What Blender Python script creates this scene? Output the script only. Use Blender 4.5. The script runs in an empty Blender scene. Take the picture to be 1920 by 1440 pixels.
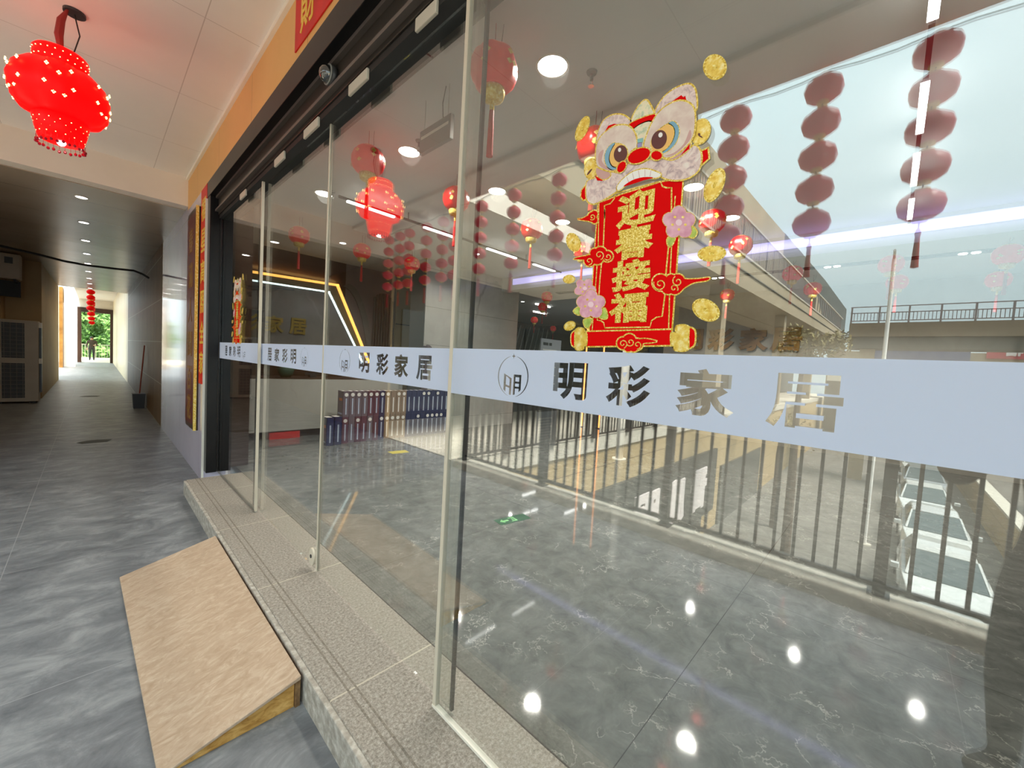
import bpy, bmesh, math, random
from mathutils import Vector, Matrix
random.seed(7)
SC = bpy.context.scene
COL = SC.collection
PI = math.pi

# ------------------------------------------------------------------ camera, sky, exposure
CR = Matrix(((0.68967744, -0.0016407, -0.72411487),
             (-0.72184803, 0.07753866, -0.6876941),
             (0.0572752, 0.996988, 0.05229233)))
EYE = Vector((0, 0, 1.43))
cam = bpy.data.cameras.new('camera')
cam.sensor_fit = 'HORIZONTAL'; cam.sensor_width = 36.0; cam.lens = 36.0 * 745 / 1920
cam.clip_start = 0.02; cam.clip_end = 500
camo = bpy.data.objects.new('camera', cam); COL.objects.link(camo)
camo.matrix_world = Matrix.Translation(EYE) @ CR.to_4x4()
SC.camera = camo
SC.view_settings.view_transform = 'Standard'
SC.view_settings.look = 'None'
SC.view_settings.gamma = 1.0
SC.view_settings.use_curve_mapping = False
SC.view_settings.exposure = 0.5
SC.cycles.max_bounces = 10
SC.cycles.diffuse_bounces = 5
SC.cycles.glossy_bounces = 5
SC.cycles.transmission_bounces = 6
SC.cycles.transparent_max_bounces = 24
SC.cycles.caustics_reflective = False
SC.cycles.caustics_refractive = False
SC.cycles.sample_clamp_indirect = 4.0

SKY = 1.65
wd = bpy.data.worlds.new('sky'); SC.world = wd; wd.use_nodes = True
nt = wd.node_tree; nt.nodes.clear()
wo = nt.nodes.new('ShaderNodeOutputWorld'); bg = nt.nodes.new('ShaderNodeBackground')
tc = nt.nodes.new('ShaderNodeTexCoord'); ns = nt.nodes.new('ShaderNodeTexNoise'); rp = nt.nodes.new('ShaderNodeValToRGB')
ns.inputs['Scale'].default_value = 1.6; ns.inputs['Detail'].default_value = 3
rp.color_ramp.elements[0].position = 0.3; rp.color_ramp.elements[0].color = (0.66, 0.86, 0.90, 1)
rp.color_ramp.elements[1].position = 0.75; rp.color_ramp.elements[1].color = (0.86, 0.97, 0.98, 1)
nt.links.new(tc.outputs['Generated'], ns.inputs['Vector']); nt.links.new(ns.outputs[0], rp.inputs[0])
sxyz = nt.nodes.new('ShaderNodeSeparateXYZ'); gr = nt.nodes.new('ShaderNodeMapRange'); nt.links.new(tc.outputs['Generated'], sxyz.inputs[0]); nt.links.new(sxyz.outputs[2], gr.inputs[0])
gr.inputs[1].default_value = 0.0; gr.inputs[2].default_value = 1.0; gr.inputs[3].default_value = SKY; gr.inputs[4].default_value = SKY * 2.4
nt.links.new(rp.outputs[0], bg.inputs[0]); nt.links.new(gr.outputs[0], bg.inputs[1])
nt.links.new(bg.outputs[0], wo.inputs[0])


def lamp(name, kind, loc, power, color=(1, 1, 1), size=0.1, rot=None, size_y=None, spot=None):
    l = bpy.data.lights.new(name, kind); l.energy = power; l.color = color
    if kind == 'AREA':
        l.size = size
        if size_y: l.shape = 'RECTANGLE'; l.size_y = size_y
    else:
        l.shadow_soft_size = size
    if spot: l.spot_size = spot; l.spot_blend = 0.6
    o = bpy.data.objects.new(name, l); COL.objects.link(o); o.location = loc
    if rot: o.rotation_euler = rot
    return o


sun = bpy.data.lights.new('sun', 'SUN'); sun.energy = 10; sun.angle = math.radians(18); sun.color = (1, 0.95, 0.86)
suno = bpy.data.objects.new('sun', sun); COL.objects.link(suno)
suno.rotation_euler = Vector((0.03, 0.55, -0.83)).to_track_quat('-Z', 'Y').to_euler()
ROOM = 2.6   # brightness of the lamps inside the shop, added fill ones too


# ------------------------------------------------------------------ materials
def mat(name, color, rough=0.5, metal=0.0, emit=None, es=0.0, spec=0.5, coat=0.0, trans=0.0):
    m = bpy.data.materials.new(name); m.use_nodes = True
    b = m.node_tree.nodes['Principled BSDF']
    b.inputs['Base Color'].default_value = (*color, 1); b.inputs['Roughness'].default_value = rough
    b.inputs['Metallic'].default_value = metal; b.inputs['Specular IOR Level'].default_value = spec
    b.inputs['Coat Weight'].default_value = coat
    if emit: b.inputs['Emission Color'].default_value = (*emit, 1); b.inputs['Emission Strength'].default_value = es
    if trans:
        nt = m.node_tree; t = nt.nodes.new('ShaderNodeBsdfTranslucent'); t.inputs[0].default_value = (*color, 1)
        mx = nt.nodes.new('ShaderNodeMixShader'); mx.inputs[0].default_value = trans
        nt.links.new(b.outputs[0], mx.inputs[1]); nt.links.new(t.outputs[0], mx.inputs[2])
        nt.links.new(mx.outputs[0], nt.nodes['Material Output'].inputs[0])
    return m


def N(m, kind, **kw):
    n = m.node_tree.nodes.new(kind)
    for k, v in kw.items():
        if k in n.inputs: n.inputs[k].default_value = v
        else: setattr(n, k, v)
    return n


def noisy(name, cols, scale=5, detail=6, rough=0.5, stretch=(1, 1, 1), dist=0.0, bump=0.0, spec=0.4, metal=0.0, rough2=None, coat=0.0, pos=(0.3, 0.7), nrough=0.6):
    """colour from a world-space noise through a ramp"""
    m = mat(name, cols[0], rough, metal, spec=spec, coat=coat); L = m.node_tree.links; b = m.node_tree.nodes['Principled BSDF']
    g = N(m, 'ShaderNodeNewGeometry'); mp = N(m, 'ShaderNodeMapping'); mp.inputs['Scale'].default_value = stretch
    n = N(m, 'ShaderNodeTexNoise', Scale=scale, Detail=detail, Distortion=dist, Roughness=nrough); r = N(m, 'ShaderNodeValToRGB')
    L.new(g.outputs['Position'], mp.inputs['Vector']); L.new(mp.outputs[0], n.inputs['Vector']); L.new(n.outputs[0], r.inputs[0]); L.new(r.outputs[0], b.inputs['Base Color'])
    e = r.color_ramp.elements
    e[0].position = pos[0]; e[1].position = pos[1]
    e[0].color = (*cols[0], 1); e[1].color = (*cols[-1], 1)
    for i, c in enumerate(cols[1:-1]):
        x = e.new(pos[0] + (pos[1] - pos[0]) * (i + 1) / (len(cols) - 1)); x.color = (*c, 1)
    if bump:
        bp = N(m, 'ShaderNodeBump', Strength=bump, Distance=0.01); L.new(n.outputs[0], bp.inputs['Height']); L.new(bp.outputs[0], b.inputs['Normal'])
    return m


def grid_lines(m, axes, period, width, color, offset=(0, 0, 0)):
    """thin joint lines laid over a material's base colour in world space"""
    nt = m.node_tree; L = nt.links; b = nt.nodes['Principled BSDF']
    g = N(m, 'ShaderNodeNewGeometry'); sx = N(m, 'ShaderNodeSeparateXYZ'); L.new(g.outputs['Position'], sx.inputs[0])
    last = None
    for i, a in enumerate(axes):
        ad = N(m, 'ShaderNodeMath', operation='ADD'); ad.inputs[1].default_value = -offset[i] + 1000 * period[i]; L.new(sx.outputs['XYZ'.index(a)], ad.inputs[0])
        md = N(m, 'ShaderNodeMath', operation='MODULO'); md.inputs[1].default_value = period[i]; L.new(ad.outputs[0], md.inputs[0])
        lt = N(m, 'ShaderNodeMath', operation='LESS_THAN'); lt.inputs[1].default_value = width; L.new(md.outputs[0], lt.inputs[0])
        if last:
            mxm = N(m, 'ShaderNodeMath', operation='MAXIMUM'); L.new(last.outputs[0], mxm.inputs[0]); L.new(lt.outputs[0], mxm.inputs[1]); last = mxm
        else: last = lt
    mx = N(m, 'ShaderNodeMix', data_type='RGBA'); L.new(last.outputs[0], mx.inputs['Factor'])
    src = b.inputs['Base Color']
    if src.links: L.new(src.links[0].from_socket, mx.inputs[6])
    else: mx.inputs[6].default_value = src.default_value
    mx.inputs[7].default_value = (*color, 1); L.new(mx.outputs[2], src)
    return m


def marble(name, base, base2, vein, scale=1.2, rough=0.08, vw=0.03, spec=0.5, vamt=1.0):
    m = mat(name, base, rough, spec=spec); nt = m.node_tree; L = nt.links; b = nt.nodes['Principled BSDF']
    g = N(m, 'ShaderNodeNewGeometry')
    n0 = N(m, 'ShaderNodeTexNoise', Scale=scale * 1.3, Detail=5, Roughness=0.6)
    L.new(g.outputs['Position'], n0.inputs['Vector'])
    vm = N(m, 'ShaderNodeMix', data_type='RGBA', blend_type='ADD'); vm.inputs['Factor'].default_value = 0.55
    L.new(g.outputs['Position'], vm.inputs[6]); L.new(n0.outputs['Color'], vm.inputs[7])
    vo = N(m, 'ShaderNodeTexVoronoi', Scale=scale, feature='DISTANCE_TO_EDGE'); L.new(vm.outputs[2], vo.inputs['Vector'])
    r = N(m, 'ShaderNodeValToRGB'); L.new(vo.outputs['Distance'], r.inputs[0])
    r.color_ramp.elements[0].color = (1, 1, 1, 1); r.color_ramp.elements[1].color = (0, 0, 0, 1); r.color_ramp.elements[1].position = vw
    n1 = N(m, 'ShaderNodeTexNoise', Scale=scale * 1.1, Detail=3); L.new(g.outputs['Position'], n1.inputs['Vector'])
    r1 = N(m, 'ShaderNodeValToRGB'); L.new(n1.outputs[0], r1.inputs[0]); r1.color_ramp.elements[0].position = 0.47; r1.color_ramp.elements[1].position = 0.62
    mu = N(m, 'ShaderNodeMath', operation='MULTIPLY'); L.new(r.outputs[0], mu.inputs[0]); L.new(r1.outputs[0], mu.inputs[1])
    mu2 = N(m, 'ShaderNodeMath', operation='MULTIPLY'); L.new(mu.outputs[0], mu2.inputs[0]); mu2.inputs[1].default_value = vamt
    n2 = N(m, 'ShaderNodeTexNoise', Scale=scale * 2.2, Detail=8, Roughness=0.7, Distortion=0.6); L.new(g.outputs['Position'], n2.inputs['Vector'])
    r2 = N(m, 'ShaderNodeValToRGB'); L.new(n2.outputs[0], r2.inputs[0]); r2.color_ramp.elements[0].position = 0.32; r2.color_ramp.elements[1].position = 0.7
    r2.color_ramp.elements[0].color = (*base, 1); r2.color_ramp.elements[1].color = (*base2, 1)
    mx = N(m, 'ShaderNodeMix', data_type='RGBA'); L.new(mu2.outputs[0], mx.inputs['Factor']); L.new(r2.outputs[0], mx.inputs[6]); mx.inputs[7].default_value = (*vein, 1)
    L.new(mx.outputs[2], b.inputs['Base Color'])
    return m


def glass(name, tint, f0=0.04):
    m = bpy.data.materials.new(name); m.use_nodes = True; nt = m.node_tree; nt.nodes.clear(); L = nt.links
    o = nt.nodes.new('ShaderNodeOutputMaterial'); t = nt.nodes.new('ShaderNodeBsdfTransparent'); t.inputs[0].default_value = (*tint, 1)
    g = nt.nodes.new('ShaderNodeBsdfGlossy'); g.inputs['Roughness'].default_value = 0.0; g.inputs[0].default_value = (1, 1, 1, 1)
    lw = nt.nodes.new('ShaderNodeLayerWeight'); lw.inputs[0].default_value = 0.5
    p = nt.nodes.new('ShaderNodeMath'); p.operation = 'POWER'; p.inputs[1].default_value = 5; L.new(lw.outputs['Facing'], p.inputs[0])
    ma = nt.nodes.new('ShaderNodeMath'); ma.operation = 'MULTIPLY_ADD'; ma.inputs[1].default_value = 1 - f0; ma.inputs[2].default_value = f0; L.new(p.outputs[0], ma.inputs[0])
    mx = nt.nodes.new('ShaderNodeMixShader'); L.new(ma.outputs[0], mx.inputs[0]); L.new(t.outputs[0], mx.inputs[1]); L.new(g.outputs[0], mx.inputs[2]); L.new(mx.outputs[0], o.inputs[0])
    return m


M = {}
M['glass'] = glass('clear_glass', (0.955, 0.975, 0.963), 0.125)
M['car_glass'] = mat('car_glass', (0.07, 0.10, 0.105), 0.1, spec=0.5)
M['film'] = mat('frosted_film', (0.68, 0.735, 0.87), 0.7, trans=0.3)
M['seal'] = mat('beige_seal', (0.62, 0.55, 0.44), 0.5)
M['darkseal'] = mat('dark_seal', (0.02, 0.022, 0.026), 0.4)
M['steel'] = mat('brushed_steel', (0.55, 0.54, 0.5), 0.3, 0.9)
M['black'] = noisy('black_metal', [(0.006, 0.006, 0.007), (0.012, 0.011, 0.011)], 3, 3, 0.28, spec=.22)
M['blackmatt'] = mat('black_matt', (0.008, 0.008, 0.008), 0.6)
M['operator'] = mat('operator_box', (0.022, 0.018, 0.014), 0.35)
M['rail_grey'] = mat('grey_rail', (0.12, 0.1, 0.09), 0.35, 0.3)
M['ceiling'] = grid_lines(noisy('white_ceiling_panel', [(0.83, 0.79, 0.74), (0.87, 0.83, 0.78)], 1.5, 3, 0.45), 'XY', (1.2, 1.2), 0.006, (0.6, 0.55, 0.5), (0.51, 3.55))
M['beam'] = noisy('cream_plaster', [(0.79, 0.71, 0.61), (0.84, 0.76, 0.66)], 2, 3, 0.55)
M['tunnelceil'] = grid_lines(noisy('grey_metal_ceiling', [(0.36, 0.28, 0.20), (0.43, 0.35, 0.26)], 0.8, 2, 0.25), 'Y', (1.2,), 0.008, (0.12, 0.09, 0.06), (8.0,))
M['orange'] = grid_lines(noisy('orange_fascia', [(0.72, 0.40, 0.13), (0.76, 0.43, 0.15)], 2, 3, 0.45), 'Y', (1.22,), 0.005, (0.3, 0.14, 0.04), (3.85,))
M['trimwhite'] = mat('white_trim', (0.85, 0.8, 0.7), 0.4)
M['lavender'] = grid_lines(noisy('lavender_gloss_tile', [(0.46, 0.40, 0.50), (0.54, 0.48, 0.57)], 0.9, 3, 0.08, spec=0.4), 'YZ', (1.6, 3.4), 0.006, (0.2, 0.18, 0.2), (5.9, -0.3))
M['browntile'] = grid_lines(noisy('brown_wall_tile', [(0.17, 0.095, 0.035), (0.26, 0.155, 0.065)], 2, 4, 0.45, spec=.2), 'YZ', (1.2, 0.8), 0.012, (0.5, 0.42, 0.28), (9.9, -0.15))
M['tanwall'] = noisy('tan_paint', [(0.36, 0.24, 0.11), (0.42, 0.29, 0.14)], 1.5, 4, 0.6)
M['litpanel'] = grid_lines(noisy('pale_wood_panel', [(0.72, 0.56, 0.33), (0.82, 0.67, 0.43)], 2, 4, 0.35, stretch=(1, 1, .2)), 'Y', (1.5,), 0.05, (0.4, 0.28, 0.15), (23.4,))
M['white'] = noisy('white_paint', [(0.78, 0.76, 0.72), (0.84, 0.82, 0.78)], 1.5, 3, 0.6)
M['slate'] = grid_lines(noisy('grey_slate_vinyl', [(0.09, 0.097, 0.108), (0.175, 0.183, 0.195), (0.33, 0.337, 0.345)], 4.2, 12, 0.42, stretch=(0.85, 1.35, 1), dist=0.5, pos=(0.3, 0.72), nrough=0.72), 'XY', (1.35, 1.5), 0.004, (0.3, 0.3, 0.31), (-0.42, 4.13))
M['granite'] = noisy('speckled_granite', [(0.15, 0.13, 0.105), (0.29, 0.255, 0.215), (0.46, 0.42, 0.37)], 75, 4, 0.55, pos=(0.34, 0.66), nrough=0.85)
M['granite'] = grid_lines(M['granite'], 'Y', (1.06,), 0.008, (0.5, 0.44, 0.35), (1.56,))
M['groove'] = noisy('granite_groove', [(0.13, 0.11, 0.09), (0.3, 0.26, 0.21)], 80, 3, 0.8)
M['granite_edge'] = noisy('rough_granite_edge', [(0.26, 0.23, 0.19), (0.38, 0.34, 0.29), (0.58, 0.54, 0.48)], 26, 6, 0.75, bump=0.6)
M['shopfloor'] = grid_lines(marble('dark_veined_marble', (0.10, 0.105, 0.098), (0.20, 0.205, 0.19), (0.46, 0.45, 0.41), 3.4, 0.05, 0.02, 0.5, 0.8), 'XY', (1.8, 1.8), 0.004, (0.06, 0.06, 0.055), (1.17, 0.61))
M['shopceil'] = noisy('shop_ceiling', [(0.62, 0.63, 0.61), (0.66, 0.66, 0.64)], 1, 2, 0.6)
M['osb'] = noisy('chip_board', [(0.35, 0.235, 0.15), (0.46, 0.335, 0.235), (0.62, 0.50, 0.385)], 15, 12, 0.5, stretch=(0.7, 1.4, 1), dist=1.3, pos=(0.26, 0.76), nrough=0.72)
M['osbside'] = noisy('chip_board_edge', [(0.3, 0.13, 0.02), (0.52, 0.28, 0.07), (0.7, 0.42, 0.14)], 14, 6, 0.6, stretch=(1, 1, 2.5), dist=1, pos=(0.3, 0.7))
M['osbdark'] = noisy('board_cut_edge', [(0.1, 0.05, 0.02), (0.3, 0.17, 0.07)], 30, 4, 0.7)
M['red'] = mat('red_print', (0.72, 0.0015, 0.002), 0.5, spec=.06)
M['redcloth'] = noisy('red_couplet', [(0.55, 0.008, 0.008), (0.72, 0.012, 0.012)], 6, 4, 0.45)
M['plaquered'] = mat('dark_red_lacquer', (0.12, 0.012, 0.008), 0.3)
M['gold'] = noisy('gold_glitter', [(0.45, 0.26, 0.02), (0.78, 0.55, 0.07), (0.95, 0.86, 0.40)], 260, 2, 0.35, pos=(0.33, 0.68), metal=0.15)
M['goldplain'] = noisy('gold_foil', [(0.7, 0.42, 0.05), (0.85, 0.62, 0.12), (0.95, 0.85, 0.45)], 60, 3, 0.3, pos=(0.32, 0.7), metal=0.2)
M['goldtext'] = mat('gold_ink', (0.80, 0.52, 0.06), 0.4)
M['bronze'] = noisy('bronze_letter', [(0.20, 0.09, 0.02), (0.34, 0.17, 0.04)], 3, 3, 0.4, metal=0.1)
M['brassletter'] = mat('brass_letter', (0.4, 0.3, 0.08), 0.3, 0.7)
M['pinkwhite'] = noisy('lion_fur', [(0.45, 0.33, 0.34), (0.74, 0.57, 0.53), (0.82, 0.72, 0.65)], 45, 4, 0.5, pos=(0.3, 0.68), dist=1.5, spec=.1)
M['cream'] = noisy('lion_cream', [(0.64, 0.46, 0.41), (0.80, 0.70, 0.6)], 22, 3, 0.5, dist=0.6, spec=.1)
M['blush'] = mat('lion_blush', (0.60, 0.36, 0.33), 0.5, spec=.1)
M['blue'] = mat('eye_blue', (0.22, 0.40, 0.52), 0.45, spec=.12)
M['eyeorange'] = mat('eye_orange', (0.85, 0.5, 0.16), 0.45, spec=.12)
M['pupil'] = mat('eye_brown', (0.14, 0.055, 0.05), 0.3, spec=.12)
M['eyewhite'] = mat('eye_white', (0.85, 0.82, 0.78), 0.4, spec=.12)
M['teal'] = mat('teal_patch', (0.25, 0.5, 0.48), 0.45, spec=.12)
M['violet'] = mat('violet_patch', (0.35, 0.3, 0.55), 0.45, spec=.12)
M['sage'] = noisy('sage_glitter', [(0.4, 0.5, 0.36), (0.8, 0.72, 0.5), (0.82, 0.66, 0.5)], 70, 3, 0.45)
M['petal'] = noisy('pink_petal', [(0.62, 0.26, 0.36), (0.80, 0.46, 0.55)], 40, 2, 0.5)
M['petalpale'] = mat('pale_petal', (0.85, 0.6, 0.66), 0.5)
M['leafgreen'] = noisy('leaf_green', [(0.3, 0.42, 0.06), (0.6, 0.7, 0.16)], 60, 2, 0.5)
M['lampwhite'] = mat('lit_lamp', (1, 1, 1), 0.5, emit=(1, 0.98, 0.95), es=9)
M['ledwhite'] = mat('lit_led_bar', (1, 1, 1), 0.5, emit=(1, 0.97, 0.95), es=6)
M['ledpurple'] = mat('lit_violet_cove', (0.6, 0.6, 0.9), 0.5, emit=(0.52, 0.46, 1.0), es=0.62)
M['ledamber'] = mat('lit_amber_strip', (1, .6, .2), 0.5, emit=(1, 0.50, 0.10), es=1.6)
M['ledcool'] = mat('lit_cool_strip', (.9, 1, 1), 0.5, emit=(0.80, 1.0, 1.0), es=1.7)
M['ledorange'] = mat('lit_orange_strip', (1, .4, .1), 0.5, emit=(1, 0.32, 0.08), es=2.2)
M['cord'] = mat('dark_cord', (0.015, 0.012, 0.01), 0.6)
M['redcord'] = mat('red_cord', (0.3, 0.02, 0.015), 0.6)
M['lanternred'] = noisy('lantern_red_silk', [(0.45, 0.006, 0.008), (0.62, 0.012, 0.012)], 18, 3, 0.3, coat=0.15, spec=.3)
bb = M['lanternred'].node_tree.nodes['Principled BSDF']; bb.inputs['Emission Color'].default_value = (1, 0.015, 0.015, 1); bb.inputs['Emission Strength'].default_value = 0.10
M['lanternglow'] = mat('lantern_lit_red', (0.7, 0.005, 0.005), 0.3, emit=(1, 0.02, 0.012), es=0.9)
M['lanterndark'] = mat('lantern_dark_red', (0.42, 0.03, 0.035), 0.22, coat=0.5)
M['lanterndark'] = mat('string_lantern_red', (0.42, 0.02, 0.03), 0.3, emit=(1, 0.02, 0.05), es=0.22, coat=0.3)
M['tassel'] = noisy('red_tassel', [(0.38, 0.012, 0.012), (0.55, 0.03, 0.02)], 60, 2, 0.6, stretch=(3, 3, .2))
M['bigred'] = mat('lit_red_lantern', (0.30, 0.002, 0.002), 0.4, emit=(1, 0.0008, 0.0012), es=1.6, spec=.12)
M['bead'] = mat('lit_yellow_bead', (1, .8, .3), 0.3, emit=(1, 0.70, 0.22), es=5)
M['crystal'] = mat('red_crystal_bead', (0.4, 0.005, 0.02), 0.1)
M['darkbrown'] = noisy('dark_walnut', [(0.035, 0.016, 0.010), (0.065, 0.032, 0.02)], 4, 5, 0.3, stretch=(1, 1, .15))
M['greymarble'] = marble('grey_marble', (0.15, 0.15, 0.145), (0.22, 0.22, 0.21), (0.34, 0.34, 0.33), 0.9, 0.12, 0.03, 0.5, 0.6)
M['palemarble'] = grid_lines(marble('pale_marble', (0.40, 0.39, 0.36), (0.52, 0.5, 0.46), (0.2, 0.19, 0.18), 0.7, 0.15, 0.03, 0.5, 0.6), 'Z', (0.72,), 0.006, (0.15, 0.14, 0.13), (0.25,))
M['creammarble'] = marble('cream_marble', (0.40, 0.37, 0.32), (0.5, 0.47, 0.41), (0.24, 0.21, 0.16), 0.5, 0.2, 0.02, 0.5, 0.5)
M['desk'] = marble('desk_stone', (0.46, 0.45, 0.41), (0.52, 0.51, 0.47), (0.36, 0.35, 0.31), 0.8, 0.25, 0.015, 0.5, 0.7)
M['tanpanel'] = noisy('tan_panel', [(0.28, 0.2, 0.1), (0.36, 0.27, 0.14)], 2, 4, 0.3, stretch=(1, 1, .3))
M['mauve'] = mat('mauve_panel', (0.2, 0.17, 0.17), 0.5)
M['fluted'] = mat('dark_fluted_panel', (0.055, 0.055, 0.05), 0.4)
M['navy'] = mat('navy_cover', (0.02, 0.024, 0.085), 0.35)
M['burgundy'] = mat('burgundy_cover', (0.10, 0.035, 0.065), 0.35)
M['greyplum'] = mat('grey_plum_cover', (0.13, 0.10, 0.13), 0.35)
M['taupe'] = mat('taupe_cover', (0.25, 0.17, 0.12), 0.4)
M['paper'] = mat('white_paper', (0.75, 0.72, 0.68), 0.6)
M['labelblue'] = mat('pale_blue_label', (0.42, 0.48, 0.6), 0.5)
M['orangelabel'] = mat('orange_label', (0.6, 0.18, 0.06), 0.5)
M['acwhite'] = noisy('aged_white_metal', [(0.42, 0.36, 0.28), (0.5, 0.44, 0.35)], 2, 4, 0.5)
M['acdark'] = mat('condenser_fins', (0.03, 0.028, 0.026), 0.5)
M['acmesh'] = mat('guard_wire', (0.16, 0.14, 0.11), 0.5)
M['signgreen'] = mat('green_floor_sign', (0.02, 0.09, 0.04), 0.4)
M['signglow'] = mat('pale_green_print', (0.25, 0.6, 0.25), 0.4)
M['yellow'] = mat('yellow_sticker', (0.6, 0.5, 0.06), 0.5)
M['greybox'] = mat('grey_box', (0.24, 0.24, 0.225), 0.5)
M['rail_dark'] = mat('dark_bronze_railing', (0.035, 0.024, 0.018), 0.35)
M['curb'] = noisy('concrete_curb', [(0.52, 0.48, 0.40), (0.66, 0.62, 0.53)], 12, 5, 0.7)
M['asphalt'] = noisy('courtyard_paving', [(0.145, 0.135, 0.118), (0.21, 0.197, 0.175)], 0.7, 6, 0.8)
M['paint'] = mat('white_road_paint', (0.7, 0.68, 0.62), 0.7)
M['facade'] = grid_lines(noisy('tan_facade', [(0.42, 0.31, 0.16), (0.5, 0.38, 0.21)], 0.6, 4, 0.6), 'Z', (0.7,), 0.02, (0.2, 0.14, 0.07), (-0.85,))
M['signboard'] = mat('dark_sign_board', (0.05, 0.047, 0.04), 0.5)
M['signletter'] = mat('pale_sign_letters', (0.75, 0.68, 0.66), 0.5)
M['shopglass'] = mat('dark_shop_glass', (0.06, 0.065, 0.06), 0.1)
M['concrete'] = grid_lines(noisy('stone_cladding', [(0.33, 0.265, 0.175), (0.42, 0.34, 0.23)], 0.5, 5, 0.7), 'X', (3.0,), 0.03, (0.2, 0.15, 0.1), (0,))
M['roofdark'] = mat('slate_roof', (0.075, 0.08, 0.07), 0.7)
M['railmetal'] = mat('grey_purple_rail', (0.22, 0.18, 0.18), 0.5)
M['railpale'] = mat('pale_handrail', (0.5, 0.44, 0.36), 0.5)
M['bluesign'] = mat('blue_shop_sign', (0.03, 0.07, 0.2), 0.5)
M['redsign'] = mat('red_shop_sign', (0.5, 0.03, 0.06), 0.5)
M['carwhite'] = mat('white_car_paint', (0.6, 0.62, 0.6), 0.25, coat=0.6)
M['carsilver'] = mat('silver_car_paint', (0.42, 0.45, 0.46), 0.3, 0.2, coat=0.6)
M['cardark'] = mat('dark_car_trim', (0.02, 0.02, 0.022), 0.4)
M['tyre'] = mat('black_rubber', (0.015, 0.015, 0.015), 0.8)
M['foliage'] = noisy('green_leaves', [(0.07, 0.16, 0.03), (0.17, 0.32, 0.07)], 3, 2, 0.6)
M['foliagedry'] = noisy('olive_leaves', [(0.10, 0.085, 0.02), (0.26, 0.2, 0.05)], 3, 2, 0.6)
M['bark'] = noisy('bark', [(0.05, 0.035, 0.022), (0.13, 0.09, 0.06)], 12, 4, 0.8)
M['skin'] = mat('skin', (0.45, 0.26, 0.17), 0.5)
M['hair'] = mat('black_hair', (0.01, 0.009, 0.008), 0.5)
M['jacket'] = noisy('dark_brown_jacket', [(0.035, 0.024, 0.016), (0.055, 0.038, 0.026)], 20, 3, 0.8)
M['trouser'] = noisy('charcoal_trousers', [(0.02, 0.02, 0.02), (0.035, 0.034, 0.032)], 20, 3, 0.8)
M['shoe'] = mat('dark_shoes', (0.015, 0.013, 0.012), 0.5)
M['phone'] = mat('phone_shell', (0.02, 0.02, 0.022), 0.2)
M['cardboard'] = noisy('cardboard', [(0.36, 0.24, 0.11), (0.42, 0.29, 0.14)], 4, 3, 0.7)
M['redprint'] = mat('red_box_print', (0.5, 0.05, 0.04), 0.5)
M['clamp'] = mat('pale_clamp', (0.5, 0.46, 0.38), 0.5)
M['board'] = mat('grey_info_board', (0.32, 0.33, 0.36), 0.4)
M['magenta'] = mat('magenta_screen', (0.5, 0.03, 0.2), 0.4, emit=(1, .1, .5), es=.4)
M['plasticdark'] = mat('dark_grey_plastic', (0.03, 0.03, 0.032), 0.4)
M['dome'] = mat('smoked_dome', (0.02, 0.022, 0.022), 0.03, spec=0.9, coat=1)
M['vase'] = mat('green_vase', (0.03, 0.09, 0.06), 0.25)
M['redplastic'] = mat('red_mop_handle', (0.3, 0.06, 0.03), 0.5)
M['ornament'] = noisy('carved_dark_wood', [(0.05, 0.035, 0.04), (0.10, 0.075, 0.08)], 20, 3, 0.5)


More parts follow.
